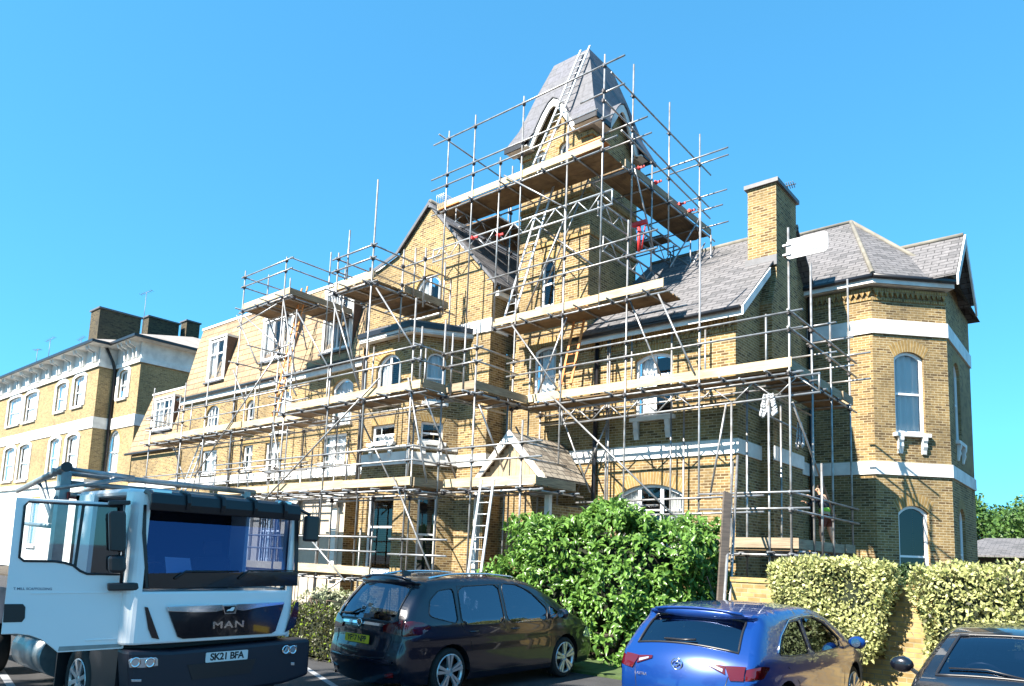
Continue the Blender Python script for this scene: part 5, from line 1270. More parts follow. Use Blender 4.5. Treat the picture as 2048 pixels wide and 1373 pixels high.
                for i in range(i1 - i0):
                    for k in range(nt): m.f.append((i * W_ + k, (i + 1) * W_ + k, (i + 1) * W_ + k + 1, i * W_ + k + 1)); m.sm.append(True)
                s.build(m, nm, mt)
    def idx(s, x, z): return min(range(len(s.T)), key=lambda i: math.hypot(s.T[i][0] - x, s.T[i][1] - z * s.zs))
    def patch(s, poly, name, mt, off=.008, parent=None, n=6):
        """poly of (t, z) on the rear or front end -> proud patch; end chosen by the sign given in z list"""
        pass
    def end(s, fwd, t, z, off=0):
        """point on the rear (fwd=0) or front (1) surface at cross position t and height z"""
        T = s.T; z *= s.zs; N = len(T)
        rng = range(0, N - 1) if not fwd else range(N - 2, -1, -1)
        for i in rng:
            z0, z1 = T[i][1], T[i + 1][1]
            if (z0 - z) * (z1 - z) <= 0 and abs(z1 - z0) > 1e-6:
                f = (z - z0) / (z1 - z0); return s.pt(i, t, off) * (1 - f) + s.pt(i + 1, t, off) * f
        return s.pt(0 if not fwd else N - 1, t, off)
    def endpatch(s, fwd, quad, name, mt, off=.01, parent=None, nu=10, nv=5):
        """quad: four (t, z) corners; a curved slab following the end surface"""
        m = MB()
        def q(u, v):
            a = [quad[0][k] * (1 - u) + quad[1][k] * u for k in (0, 1)]; b = [quad[3][k] * (1 - u) + quad[2][k] * u for k in (0, 1)]
            return (a[0] * (1 - v) + b[0] * v, a[1] * (1 - v) + b[1] * v)
        for i in range(nu):
            for j in range(nv):
                c = [s.end(fwd, *q(i_ / nu, j_ / nv), off) for i_, j_ in ((i, j), (i + 1, j), (i + 1, j + 1), (i, j + 1))]
                m.face(c if fwd else c, sm=True)
        edge = [q(i / nu, 0) for i in range(nu)] + [q(1, j / nv) for j in range(nv)] + [q(1 - i / nu, 1) for i in range(nu)] + [q(0, 1 - j / nv) for j in range(nv)]
        for i in range(len(edge)):
            a, b = edge[i], edge[(i + 1) % len(edge)]
            m.face([s.end(fwd, *a, off), s.end(fwd, *b, off), s.end(fwd, *b, -.01), s.end(fwd, *a, -.01)], sm=True)
        return s.build(m, name, mt, parent)
    def tail_lines(s, z0, z1, t):
        for P_ in ([(-t, z1), (-t * .97, (z0 + z1) / 2), (-t * .93, z0), (-t * .5, z0 - .015), (0, z0 - .02), (t * .5, z0 - .015), (t * .93, z0), (t * .97, (z0 + z1) / 2), (t, z1)],):
            m = MB(); m.tube([s.end(0, a, b, .002) for a, b in P_], .005, 5); s.build(m, 'shut_line', 'black')
    def extras(s, spokes, rimk=.72, seats=True, floor=True):
        for a in s.ax:
            for sg in (1, -1):
                y = s.S(a, s.R + .2) - .02
                c = s.P((a, sg * y, s.R)); n = s.M.to_3x3() @ Vector((0, sg, 0))
                # heading is along world Y, so the axles lie along world X
                w_ = wheel_x(s.o, c, s.R, spokes, 1 if n.x > 0 else -1, rimk=rimk)
                m = MB(); p = []
                for i in range(13):
                    t = PI * i / 12; p.append((a + (s.ar + .001) * math.cos(t), s.R + (s.ar + .001) * math.sin(t)))
                for i in range(12):
                    (xa, za), (xb, zb) = p[i], p[i + 1]; ya, yb = s.S(xa, max(za, .3)) - .004, s.S(xb, max(zb, .3)) - .004
                    m.face([s.P((xa, sg * ya, za)), s.P((xb, sg * yb, zb)), s.P((xb, sg * (yb - .28), zb)), s.P((xa, sg * (ya - .28), za))], sm=True)
                s.build(m, 'wheel_arch', 'black')
        m = MB(); q = [s.P(v) for v in ((s.x0 + .1, -s.W / 2 + .1, s.sill + .02), (s.x1 - .1, -s.W / 2 + .1, s.sill + .02), (s.x1 - .1, s.W / 2 - .1, s.sill + .02), (s.x0 + .1, s.W / 2 - .1, s.sill + .02))]
        m.face(q[::-1]); s.build(m, 'underbody', 'black')
        m = MB(); z = s.belt - .22; q = [s.P(v) for v in ((s.x0 + .35, -s.W / 2 + .15, z), (s.x0 + .9, -s.W / 2 + .15, z), (s.x0 + .9, s.W / 2 - .15, z), (s.x0 + .35, s.W / 2 - .15, z))]
        m.face(q); s.build(m, 'parcel_shelf', 'seat')
    def seat(s, x, y, head=True):
        m = MB(); z = s.belt
        pr = [(0, -.45), (.5, -.42), (.52, -.3), (.12, -.28), (-.08, .3 - .12), (-.2, .3 - .12), (-.1, -.4)]
        m.prism([s.P((x + a, y - .24, z + b)) for a, b in pr], s.M.to_3x3() @ Vector((0, .48, 0))); o = s.build(m, 'seat', 'seat', bevel=.03)
        m = MB(); m.prism([s.P((x - .13 + a, y - .13, z + .2 + b)) for a, b in ((-.05, 0), (.05, 0), (.03, .2), (-.07, .2))], s.M.to_3x3() @ Vector((0, .26, 0))); s.build(m, 'headrest', 'seat', o, bevel=.03)
    def mirror(s, x, z, mt=None, sides=(1, -1)):
        for sg in sides:
            y = s.S(x, z) + .01; m = MB(); P = lambda a, b, c: s.P((x + a, sg * (y + b), z + c))
            m.prism([P(-.02, 0, -.03), P(.07, 0, -.03), P(.05, .08, .02), P(-.02, .08, .02)], (0, 0, .03)); st = s.build(m, 'mirror', 'black')
            m = MB()
            for k in range(7):
                u = k / 6
            rings = [(.0, .02), (.02, .06), (.06, .085), (.1, .075), (.125, .03)]
            N = 14; b = 0
            for (dx, rr) in rings:
                for k in range(N):
                    a = 2 * PI * k / N; m.v.append(tuple(P(dx - .04, .16 + 1.35 * rr * math.cos(a), .07 + rr * math.sin(a))))
            for i in range(len(rings) - 1):
                for k in range(N): m.f.append((i * N + k, i * N + (k + 1) % N, (i + 1) * N + (k + 1) % N, (i + 1) * N + k)); m.sm.append(True)
            m.f += [tuple(range(N)), tuple(range((len(rings) - 1) * N, len(rings) * N))]; m.sm += [False, True]
            s.build(m, 'mirror_shell', mt or s.mt, st)
            m = MB(); m.face([P(-.043, .16 + 1.2 * .05 * math.cos(2 * PI * k / 12), .07 + .06 * math.sin(2 * PI * k / 12)) for k in range(12)]); s.build(m, 'mirror_glass', 'chrome', st)
def wheel_x(parent, c, R, spokes, side, w=.21, rimk=.72, mt='rim'):
    x, y, z = c; s = side
    def rev(m, prof, n=36, cap=False): m.revolve([(a, b * s) for a, b in prof], (x, y, z), n, 'x', cap)
    m = MB(); rev(m, [(R * rimk, -w), (R * .93, -w), (R, -w * .85), (R, -w * .15), (R * .94, -.008), (R * (rimk + .02), 0), (R * rimk, -.02)]); o = m.build('wheel', M['tyre'], parent)
    r = R * rimk; m = MB()
    rev(m, [(r * 1.01, -.005), (r * 1.01, .005), (r * .94, .005), (r * .92, -.05), (r * .92, -.058)]); rev(m, [(.075, -.05), (.07, -.01), (.02, -.008)], 20, True)
    for k in range(spokes):
        for d in ((-.16, .16) if spokes <= 5 else (0,)):
            a = 2 * PI * k / spokes + .4; a1 = a + d
            p, q = Vector((x - .028 * s, y + .05 * math.cos(a + d * 1.5), z + .05 * math.sin(a + d * 1.5))), Vector((x - .012 * s, y + r * .96 * math.cos(a1), z + r * .96 * math.sin(a1)))
            t = (q - p).normalized(); n = t.cross(Vector((1, 0, 0)))
            m.prism([p - n * .012, p + n * .012, q + n * .026, q - n * .026], (.035 * s, 0, 0))
    m.build('rim', M[mt], o)
    m = MB(); rev(m, [(r * .93, -.075), (.01, -.07)], 24, True); m.build('brake_disc', M['black'], o); return o
def plate(parent, c, n, w, h, s_, mt, size):
    """number plate centred at c facing n"""
    n = Vector(n).normalized(); x = Vector((0, 0, 1)).cross(n).normalized(); y = n.cross(x)
    m = MB(); m.prism([Vector(c) + x * a + y * b for a, b in rrect(-w / 2, w / 2, -h / 2, h / 2, .012, 3)], n * .008); p = m.build('number_plate', M[mt], parent)
    text('plate_text', s_, size, 'ink', p, basis(Vector(c) + n * .0085, x, y, n), .0006, .0035, .93); return p
# --- the dark people carrier
top = [(-2.16, .24), (-2.25, .45), (-2.25, .62), (-2.2, .8), (-2.18, .98), (-2.1, 1.2), (-1.9, 1.44), (-1.82, 1.53), (-1.86, 1.585), (-1.5, 1.63), (-.8, 1.665), (-.1, 1.655), (.5, 1.58), (.95, 1.41), (1.35, 1.19), (1.62, 1.05), (1.95, .93), (2.2, .77), (2.31, .58), (2.33, .4), (2.26, .22)]
car = Car('people_carrier', (-8.32, 8.99, GZ), PI / 2, 'black-blue people carrier parked rear-on in front of the big green bush', 'navy', top, 1.81, (-1.38, 1.38), .335, 1.0, .33)
w1 = [(-1.8, 1.12), (-1.27, 1.0), (-1.26, 1.5), (-1.55, 1.47), (-1.74, 1.34)]; w2 = [(-1.2, .98), (-.25, .97), (-.26, 1.56), (-1.17, 1.52)]; w3 = [(-.19, .97), (.8, .97), (.86, 1.16), (.5, 1.44), (.18, 1.55), (-.19, 1.57)]; w4 = [(.9, .99), (1.32, 1.0), (.94, 1.22)]
car.side([(w, 'side_window', 'cglass') for w in (w1, w2, w3, w4)],
    doors=(('door', [(-.24, .3), (-.24, .9), (-.24, 1.56), (.2, 1.56), (.85, 1.25), (.9, .98), (.95, .6), (.9, .3)]), ('door', [(-.26, .3), (-.26, 1.0), (-.26, 1.55), (-1.18, 1.53), (-1.22, 1.0), (-1.0, .75), (-.95, .3)])),
    lamps=[([(-2.22, .86), (-1.95, .88), (-1.78, .97), (-1.9, 1.04), (-2.1, 1.07), (-2.2, 1.04)], 'tail_light', 'redl'), ([(1.9, .66), (2.3, .6), (2.3, .76), (2.0, .84)], 'headlight', 'clear')])
ig = [car.idx(-2.22, 1.04), car.idx(-1.84, 1.5), car.idx(.55, 1.56), car.idx(1.58, 1.07)]
car.strip([(0, ig[0], 'tailgate', 'navy'), (ig[0], ig[1], 'rear_window', 'cglass'), (ig[1], ig[2], 'roof', 'navy'), (ig[2], ig[3], 'windscreen', 'cglass'), (ig[3], len(car.T) - 1, 'bonnet', 'navy')])
for sg in (1, -1):
    car.endpatch(0, [(sg * .995, .87), (sg * .62, .9), (sg * .6, .97), (sg * .995, 1.07)], 'tail_light', 'redl', .02)
    car.endpatch(0, [(sg * .9, .33), (sg * .72, .32), (sg * .72, .37), (sg * .92, .38)], 'reflector', 'redl', .012)
car.endpatch(0, [(-.62, .955), (.62, .955), (.62, .985), (-.62, .985)], 'chrome_strip', 'chrome', .018)
car.endpatch(0, [(-.93, .5), (.93, .5), (.95, .53), (-.95, .53)], 'bumper_edge', 'navy', .03)
p = car.end(0, .0, .74, .02); plate(car.o, p + Vector((0, -.012, 0)), (0, -1, .05), .52, .111, 'YF67 NPP', 'yplate', .105)
p = car.end(0, 0, .97, .03); m = MB(); m.revolve([(.055, 0), (.055, -.012), (.045, -.016), (.0451, -.008)], p, 24, 'y'); m.build('badge', M['chrome'], car.o)
m = MB(); a, b, c = car.end(0, -.0, 1.06, .02), car.end(0, .25, 1.1, .03), car.end(0, -.45, 1.3, .03); m.tube([car.end(0, .75, 1.07, .025), car.end(0, .3, 1.075, .03), car.end(0, .1, 1.12, .035)], .014); m.build('rear_wiper', M['black'], car.o)
m = MB(); i = car.idx(-1.86, 1.585)   # spoiler lip
m.tube([car.pt(i, t, .012) + Vector((0, -.05, 0)) for t in (-.9, -.6, -.3, 0, .3, .6, .9)], .018, 8); m.build('spoiler', M['navy'], car.o)
for sg in (1, -1):
    m = MB(); ii = [car.idx(x, z) for x, z in ((-1.6, 1.62), (-1.2, 1.65), (-.8, 1.665), (-.3, 1.66), (.2, 1.63), (.5, 1.58))]
    m.tube([car.pt(i, sg * .9, .035 if 0 < k < 5 else .004) for k, i in enumerate(ii)], .016, 8); m.build('roof_rail', M['chrome'], car.o)
m = MB(); p = car.pt(car.idx(-1.55, 1.63), 0, .0); m.prism([p + Vector((-.02, 0, 0)), p + Vector((.02, 0, 0)), p + Vector((.012, -.02, .07)), p + Vector((-.012, -.02, .07))], (0, .16, -.02)); m.build('aerial_fin', M['black'], car.o)
car.extras(5, .76); car.mirror(1.0, 1.02); car.tail_lines(.56, .86, .8)
for x, y in ((.1, .4), (.1, -.4), (-.75, .45), (-.75, -.45), (-.75, 0)): car.seat(x, y)
for sg in (1, -1):
    for x in (-1.05, -.1):
        m = MB(); y = car.S(x, .9); m.tube([car.P((x, sg * (y + .0), .885)), car.P((x + .04, sg * (y + .03), .885)), car.P((x + .16, sg * (y + .03), .887)), car.P((x + .2, sg * y, .887))], .012, 6); m.build('door_handle', M['navy'], car.o)
# --- the blue hatchback
top = [(-2.1, .24), (-2.18, .42), (-2.2, .62), (-2.15, .82), (-2.06, .98), (-1.86, 1.2), (-1.66, 1.36), (-1.72, 1.415), (-1.3, 1.46), (-.6, 1.487), (.0, 1.47), (.42, 1.39), (.85, 1.21), (1.2, 1.03), (1.4, .96), (1.8, .86), (2.05, .72), (2.15, .52), (2.15, .38), (2.08, .22)]
car = Car('blue_hatchback', (-3.95, 7.72 + 2.2, GZ), PI / 2, 'bright blue hatchback parked rear-on beside the yellow-leaved hedge', 'blue', top, 1.81, (-1.33, 1.33), .325, .93, .36)
w1 = [(-1.5, 1.0), (-1.2, .97), (-.55, .95), (-.58, 1.34), (-.9, 1.33), (-1.3, 1.17)]; w2 = [(-.48, .95), (.62, .95), (.7, 1.05), (.3, 1.28), (-.05, 1.36), (-.48, 1.36)]
car.side([(w, 'side_window', 'cglass') for w in (w1, w2)],
    doors=(('door', [(-.5, .3), (-.5, .9), (-.5, 1.39), (0, 1.39), (.62, 1.13), (.78, .95), (.82, .5), (.75, .3)]), ('door', [(-.52, .3), (-.52, 1.39), (-.95, 1.36), (-1.35, 1.1), (-1.3, .85), (-.95, .65), (-.9, .3)])),
    lamps=[([(-2.2, .76), (-1.95, .78), (-1.78, .89), (-1.95, .91), (-2.12, .89)], 'tail_light', 'redl'), ([(1.75, .66), (2.1, .58), (2.1, .68), (1.85, .78)], 'headlight', 'clear')])
ig = [car.idx(-2.03, 1.01), car.idx(-1.68, 1.345), car.idx(.45, 1.385), car.idx(1.22, 1.03)]
car.strip([(0, ig[0], 'tailgate', 'blue'), (ig[0], ig[1], 'rear_window', 'cglass'), (ig[1], ig[2], 'roof', 'blue'), (ig[2], ig[3], 'windscreen', 'cglass'), (ig[3], len(car.T) - 1, 'bonnet', 'blue')], tw=.93)
for sg in (1, -1):
    car.endpatch(0, [(sg * .995, .76), (sg * .82, .74), (sg * .72, .87), (sg * .995, .9)], 'tail_light', 'redl', .016)
    car.endpatch(0, [(sg * .74, .79), (sg * .46, .85), (sg * .46, .875), (sg * .72, .87)], 'tail_light', 'redl', .014)
    car.endpatch(0, [(sg * .7, .81), (sg * .52, .845), (sg * .52, .86), (sg * .7, .84)], 'reversing_light', 'clear', .019)
p = car.end(0, 0, .82, .012); m = MB(); m.tube([(p.x + .062 * math.cos(2 * PI * k / 24), p.y - .006, p.z + .062 * math.sin(2 * PI * k / 24)) for k in range(24)], .008, 6, closed=True)
b_ = m.build('badge', M['chrome'], car.o)
m = MB(); m.tube([(p.x - .035, p.y - .008, p.z + .02), (p.x + .01, p.y - .01, p.z + .028), (p.x + .03, p.y - .01, p.z + .005), (p.x, p.y - .01, p.z - .02), (p.x - .03, p.y - .01, p.z - .035)], .008, 6); m.build('emblem', M['chrome'], b_)
plate(car.o, car.end(0, 0, .52, .02), (0, -1, 0), .52, .111, '', 'yplate', .1)
text('model_badge', 'ASTRA', .045, 'chrome', car.o, basis(car.end(0, .62, .69, .016), (1, 0, 0), (0, 0, 1), (0, -1, 0)), .002)
m = MB(); m.tube([car.end(0, .35, 1.04, .02), car.end(0, .0, 1.035, .028), car.end(0, -.2, 1.05, .03)], .013); m.build('rear_wiper', M['black'], car.o)
i = car.idx(-1.72, 1.415); m = MB(); m.tube([car.pt(i, t, .008) + Vector((0, -.05, 0)) for t in (-.88, -.6, -.3, 0, .3, .6, .88)], .016, 8); m.build('spoiler', M['blue'], car.o)
for sg in (1, -1):
    m = MB(); m.tube([car.P((x, sg * (car.S(x, z) + .006), z)) for x, z in ((-1.52, 1.02), (-1.3, 1.19), (-.9, 1.355), (-.5, 1.385), (-.05, 1.38), (.32, 1.3), (.74, 1.06))], .008, 6); m.build('chrome_trim', M['chrome'], car.o)
m = MB(); p = car.pt(car.idx(-1.3, 1.46), 0, .0); m.prism([p + Vector((-.03, 0, 0)), p + Vector((.03, 0, 0)), p + Vector((.015, 0, .035)), p + Vector((-.015, 0, .035))], (0, .12, 0)); fin = m.build('aerial_base', M['black'], car.o)
m = MB(); m.tube([p + Vector((0, .05, .03)), p + Vector((0, -.22, .34))], .004, 6); m.build('aerial', M['black'], fin)
car.extras(5, .74); car.mirror(.78, .95, 'blue'); car.tail_lines(.5, .78, .78)
for x, y in ((.0, .38), (.0, -.38), (-.8, .4), (-.8, -.4)): car.seat(x, y)
# --- the dark car on the right, facing the street
car = Car('dark_hatchback', (-.82, 9.5, GZ), -PI / 2, 'dark grey car cut off by the right edge of the picture, nose to the street', 'grey', top, 1.82, (-1.33, 1.33), .325, .97, .34, zs=.955)
w1 = [(-1.5, .98), (-1.2, .95), (-.55, .93), (-.58, 1.27), (-.9, 1.26), (-1.3, 1.12)]; w2 = [(-.48, .93), (.62, .93), (.7, 1.0), (.3, 1.22), (-.05, 1.29), (-.48, 1.29)]
car.side([(w, 'side_window', 'cglass') for w in (w1, w2)], lamps=[([(1.75, .62), (2.1, .55), (2.1, .65), (1.85, .75)], 'headlight', 'clear')])
car.strip([(0, ig[0], 'tailgate', 'grey'), (ig[0], ig[1], 'rear_window', 'cglass'), (ig[1], ig[2], 'roof', 'grey'), (ig[2], ig[3], 'windscreen', 'cglass'), (ig[3], len(car.T) - 1, 'bonnet', 'grey')], tw=.9)
car.extras(5, .74); car.mirror(.85, .96, 'grey')
for x, y in ((.0, .38), (.0, -.38), (-.8, .4), (-.8, -.4)): car.seat(x, y)
sw = car.P((.62, -.38, .93)); m = MB(); m.tube([sw + Vector((.19 * math.cos(2 * PI * k / 28), -.05 * math.sin(2 * PI * k / 28), .17 * math.sin(2 * PI * k / 28))) for k in range(28)], .014, 8, closed=True)
m.bar(sw + Vector((-.18, 0, 0)), sw + Vector((.18, 0, 0)), .03, .02); m.build('steering_wheel', M['black'], car.o)
m = MB(); q = [car.P(v) for v in ((.7, -.75, .93), (1.3, -.75, .9), (1.3, .75, .9), (.7, .75, .93))]; m.face(q); m.build('dashboard', M['seat'], car.o)
m = MB(); c = car.P((.55, 0, 1.2)); m.prism([c + Vector((a, 0, b)) for a, b in rrect(-.12, .12, -.035, .035, .02, 3)], (0, .02, 0)); m.build('interior_mirror', M['black'], car.o)
i = ig[3]; m = MB(); m.tube([car.pt(i, .1, .01), car.pt(i - 2, -.35, .012), car.pt(i - 2, -.75, .012)], .009); m.build('wiper', M['black'], car.o)
# --- the scaffold lorry
XT = -8.15
tr = thing('flatbed_lorry', (-10, 4.45, GZ), 'white flatbed lorry with its driver door swung open and a steel rack', 'lorry')
def f(px, py, dx=0): return on(px, py, x=XT + dx)
def fp(pts, dx0, dx1, name, mt, parent=None, bevel=0):
    """front panel: photograph outline on the lorry's front plane, given real thickness"""
    m = MB(); m.prism([on(x, y, x=XT + dx0) for x, y in pts], (dx1 - dx0, 0, 0)); return m.build(name, M[mt], parent or tr, bevel=bevel)
yA, yB = f(266, 1100).y, f(599, 1100).y; zR = f(290, 984).z; zW = f(300, 1178).z; zB = f(262, 1296).z
CB = XT - 1.75
def extr(prof, name, mt, y0, y1, parent=None, bevel=0):
    m = MB(); m.prism([(x, y0, z) for x, z in prof], (0, y1 - y0, 0)); return m.build(name, M[mt], parent or tr, bevel=bevel)
# cab shell: roof, back, far side, pillars, floor
m = MB(); m.box(CB, XT - .30, yA + .02, yB - .02, zR - .04, zR + .05); m.build('cab_roof', M['wtruck'], tr, bevel=.07)
m = MB(); m.box(CB - .02, CB + .06, yA, yB, zB, zR + .02); m.build('cab_back', M['wtruck'], tr, bevel=.02)
wd = Wall((CB, yB), (1, 0), tr, M['wtruck']); 
m = MB()
for y0, y1 in ((yB - .05, yB),):
    m.box(CB + .06, XT - .1, y0, y1, zB, zW - .02); m.box(CB + .06, XT - 1.25, y0, y1, zW - .02, zR); m.box(XT - 1.25, XT - .35, y0, y1, zR - .12, zR); m.box(XT - .22, XT - .1, y0, y1, zW - .02, zR)
m.build('far_door', M['wtruck'], tr)
m = MB(); m.face([(XT - 1.25, yB - .02, zW - .02), (XT - .22, yB - .02, zW - .02), (XT - .22, yB - .02, zR - .12), (XT - 1.25, yB - .02, zR - .12)]); m.build('door_window', M['dglass'], tr)
m = MB(); m.box(CB + .06, XT - .3, yA + .05, yB - .05, zB - .05, zB + .02); m.box(CB + .07, XT - .06, yA + .06, yB - .06, zB + .02, zB + .06); m.build('cab_floor', M['seat'], tr)
m = MB(); m.box(CB + .02, CB + .1, yA + .0, yA + .06, zB, zR); m.box(CB, XT - 1.2, yA, yA + .05, zB + .2, zR); m.build('rear_pillar', M['wtruck'], tr)
m = MB(); m.box(CB + .07, CB + .11, yA + .06, yB - .06, zB, zR - .03); m.build('cab_lining', M['seat'], tr)
for y in (yA + .55, yB - .5):
    m = MB(); m.box(XT - 1.25, XT - .75, y - .25, y + .25, zB + .25, zB + .4); m.box(XT - 1.35, XT - 1.2, y - .25, y + .25, zB + .35, zB + .95); o = m.build('seat', M['seat'], tr, bevel=.04)
    m = MB(); m.box(XT - 1.34, XT - 1.24, y - .13, y + .13, zB + .97, zB + 1.17); m.build('headrest', M['seat'], o, bevel=.03)
m = MB(); m.box(XT - .45, XT - .1, yA + .08, yB - .06, zW - .32, zW - .04); m.build('dashboard', M['tgrey'], tr, bevel=.04)
c = Vector((XT - .58, yA + .55, zW + .06)); m = MB(); m.tube([c + Vector((-.1 * math.sin(2 * PI * k / 28), .22 * math.cos(2 * PI * k / 28), .2 * math.sin(2 * PI * k / 28))) for k in range(28)], .016, 8, closed=True)
m.bar(c + Vector((0, -.2, 0)), c + Vector((0, .2, 0)), .04, .03); m.build('steering_wheel', M['black'], tr)
# front corners (A pillars) rounded
m = MB()
for (y0, sgn) in ((yA, 1), (yB, -1)):
    pr = []
    for k in range(7): a = PI / 2 * k / 6; pr.append((XT - .16 + .16 * math.cos(a), y0 + sgn * (.14 - .14 * math.sin(a))))
    pr += [(XT - .3, y0), (XT - .3, y0 + sgn * .05), (XT - .1, y0 + sgn * .05), (XT - .04, y0 + sgn * .14)]
    mm = MB(); mm.prism([(x, y, zW - .05) for x, y in pr], (0, 0, zR - zW + .05)); mm.build('pillar', M['wtruck'], tr, smooth=False)
# lower front: white panel with rounded corners, built as one plan profile
pr = [(XT - .5, yA)] + [(XT - .16 + .16 * math.sin(PI / 2 * k / 6), yA + .14 - .14 * math.cos(PI / 2 * k / 6)) for k in range(7)] + [(XT + .015, (yA + yB) / 2)] + [(XT - .16 + .16 * math.cos(PI / 2 * k / 6), yB - .14 + .14 * math.sin(PI / 2 * k / 6)) for k in range(7)] + [(XT - .5, yB)]
m = MB(); m.prism([(x, y, zB + .02) for x, y in pr], (0, 0, zW - zB - .05)); m.build('front_panel', M['wtruck'], tr, bevel=.025)
# windscreen
G = [(289, 1006), (287, 1066), (294, 1172), (590, 1170), (593, 1060), (593, 1018)]
def raked(px, py):
    lo = on(294, 1176, x=XT).z; q = on(px, py, x=XT); f2 = max(0, (q.z - lo)) * .16; q = on(px, py, x=XT - .012 - f2); return q
m = MB(); m.face([raked(x, y) for x, y in G]); m.build('windscreen', M['tglass'], tr)
fp([(294, 1147), (296, 1177), (591, 1172), (592, 1144)], -.01, .012, 'windscreen_band', 'black2')
for e in ([(287, 1010), (284, 1066), (291, 1176), (297, 1176), (291, 1066), (292, 1010)], [(589, 1018), (589, 1060), (588, 1172), (594, 1172), (596, 1060), (596, 1018)]): fp(e, -.01, .006, 'windscreen_seal', 'black')
# smoked sun visor with ribs
vt0, vt1 = f(288, 984), f(597, 1004); vz = zR
prof = [(0, vz + .03), (.09, vz + .015), (.17, vz - .02), (.19, vz - .12), (.17, vz - .2), (.15, vz - .2), (.13, vz - .1), (.06, vz - .03), (-.05, vz - .01)]
m = MB(); m.prism([(XT + a, yA + .06, b) for a, b in prof], (0, yB - yA - .2, 0)); vis = m.build('sun_visor', M['visor'], tr, bevel=.01)
for k in range(4):
    y = yA + .46 + k * (yB - yA - .75) / 3.2; m = MB(); m.prism([(XT + a * 1.08 + .012, y - .02, b + .025) for a, b in prof[:5]] + [(XT + .1, y - .02, vz - .18), (XT - .02, y - .02, vz + .02)], (0, .045, 0)); m.build('visor_rib', M['visor'], vis, bevel=.006)
for y in (yA + .2, yB - .34):
    m = MB(); m.box(XT + .05, XT + .125, y - .1, y + .1, vz - .01, vz + .035); m.build('roof_lamp', M['clear'], tr, bevel=.01)
# grille, chrome bar, badge, letters
gr = fp([(334, 1216), (566, 1208), (564, 1216), (549, 1262), (541, 1267), (364, 1278), (354, 1274), (338, 1230)], .006, .028, 'grille', 'black2')
fp([(333, 1213), (450, 1209), (566, 1204), (567, 1209), (520, 1215), (484, 1222), (470, 1220), (452, 1219), (430, 1224), (395, 1225), (335, 1223)], .02, .04, 'chrome_bar', 'chrome', gr, .004)
bd = fp([(445, 1211), (474, 1210), (471, 1228), (449, 1229)], .041, .05, 'badge', 'chrome', gr, .003); fp([(448, 1213.5), (471, 1212.5), (468.5, 1225.5), (451, 1226.5)], .0502, .052, 'badge_field', 'black2', bd)
fp([(453, 1223), (456, 1219.5), (460, 1218.5), (464, 1215), (469, 1214.5), (468.5, 1218), (466, 1222), (462, 1222.5), (458, 1222)], .0525, .056, 'lion_emblem', 'upvc', bd)
c = f(457, 1250, .03); text('maker_letters', 'MAN', .125, 'chrome', gr, basis(c, (0, 1.35, 0), (0, 0, .85), (1, 0, 0)), .006, .003, 1.15)
for e in ([(289, 1214), (295, 1215), (304, 1240), (318, 1279), (303, 1276), (296, 1258)], [(591, 1205), (597, 1203), (595, 1230), (588, 1255), (569, 1265), (578, 1240)]): fp(e, .004, .014, 'air_slot', 'black2')
fp([(232, 1296), (320, 1297), (594, 1273), (594, 1292), (590, 1345), (540, 1362), (330, 1395), (236, 1395)], -.25, .05, 'bumper', 'tgrey', bevel=.04)
fp([(375, 1330), (512, 1318), (500, 1346), (384, 1360)], .051, .056, 'bumper_intake', 'black')
for e, fg in (([(256, 1321), (262, 1317), (311, 1315), (315, 1318), (315, 1332), (286, 1336), (258, 1336)], (262, 282, 1359, 1364)), ([(565, 1306), (573, 1293), (593, 1291), (592, 1304), (570, 1309)], (581, 588, 1325, 1331))):
    h = fp(e, .045, .062, 'headlight', 'clear', bevel=.006)
    xs = [p[0] for p in e]; ys = [p[1] for p in e]; cx0, cx1 = min(xs), max(xs)
    for t in (.25, .75):
        c = on(cx0 + (cx1 - cx0) * t, (min(ys) + max(ys)) / 2, x=XT + .063); m = MB(); m.revolve([(.055, 0), (.055, .006), (.04, .006), (.035, -.001)], c, 18, 'x', False); m.build('lens', M['chrome'], h)
    fp([(fg[0], fg[2]), (fg[1], fg[2]), (fg[1], fg[3]), (fg[0], fg[3])], .045, .058, 'fog_light', 'clear', bevel=.004)
q0, q1 = f(411, 1314, .055), f(495, 1311, .055); c = (q0 + q1) / 2; plate(tr, c, (1, 0, 0), .52, .111, 'SK21 BFA', 'wplate', .108)
for a, b, c_ in (((350, 1158), (372, 1143), (478, 1143)), ((478, 1158), (497, 1142), (588, 1142))):
    m = MB(); m.tube([on(*a, x=XT + .03), on(*b, x=XT + .03), on(*c_, x=XT + .02)], [.014, .012, .008], 6); m.build('wiper', M['black'], tr)
m = MB(); a = [on(x, y, x=XT - .045 - .1 * (1147 - y) / 31) for x, y in ((330, 1114), (380, 1117), (384, 1145), (333, 1147))]; m.prism(a, (-.004, 0, 0)); m.build('paper_sheet', M['upvc'], tr)
# mirrors: far side, and the set on the open door
m = MB(); c = on(612, 1052, x=XT + .1); m.box(c.x - .05, c.x + .05, c.y - .02, c.y + .18, c.z - .2, c.z + .13); o = m.build('mirror', M['black'], tr, bevel=.03)
m = MB(); m.tube([(XT - .02, yB - .02, c.z + .2), (c.x, c.y + .05, c.z + .14)], .02); m.build('mirror_arm', M['black'], o)
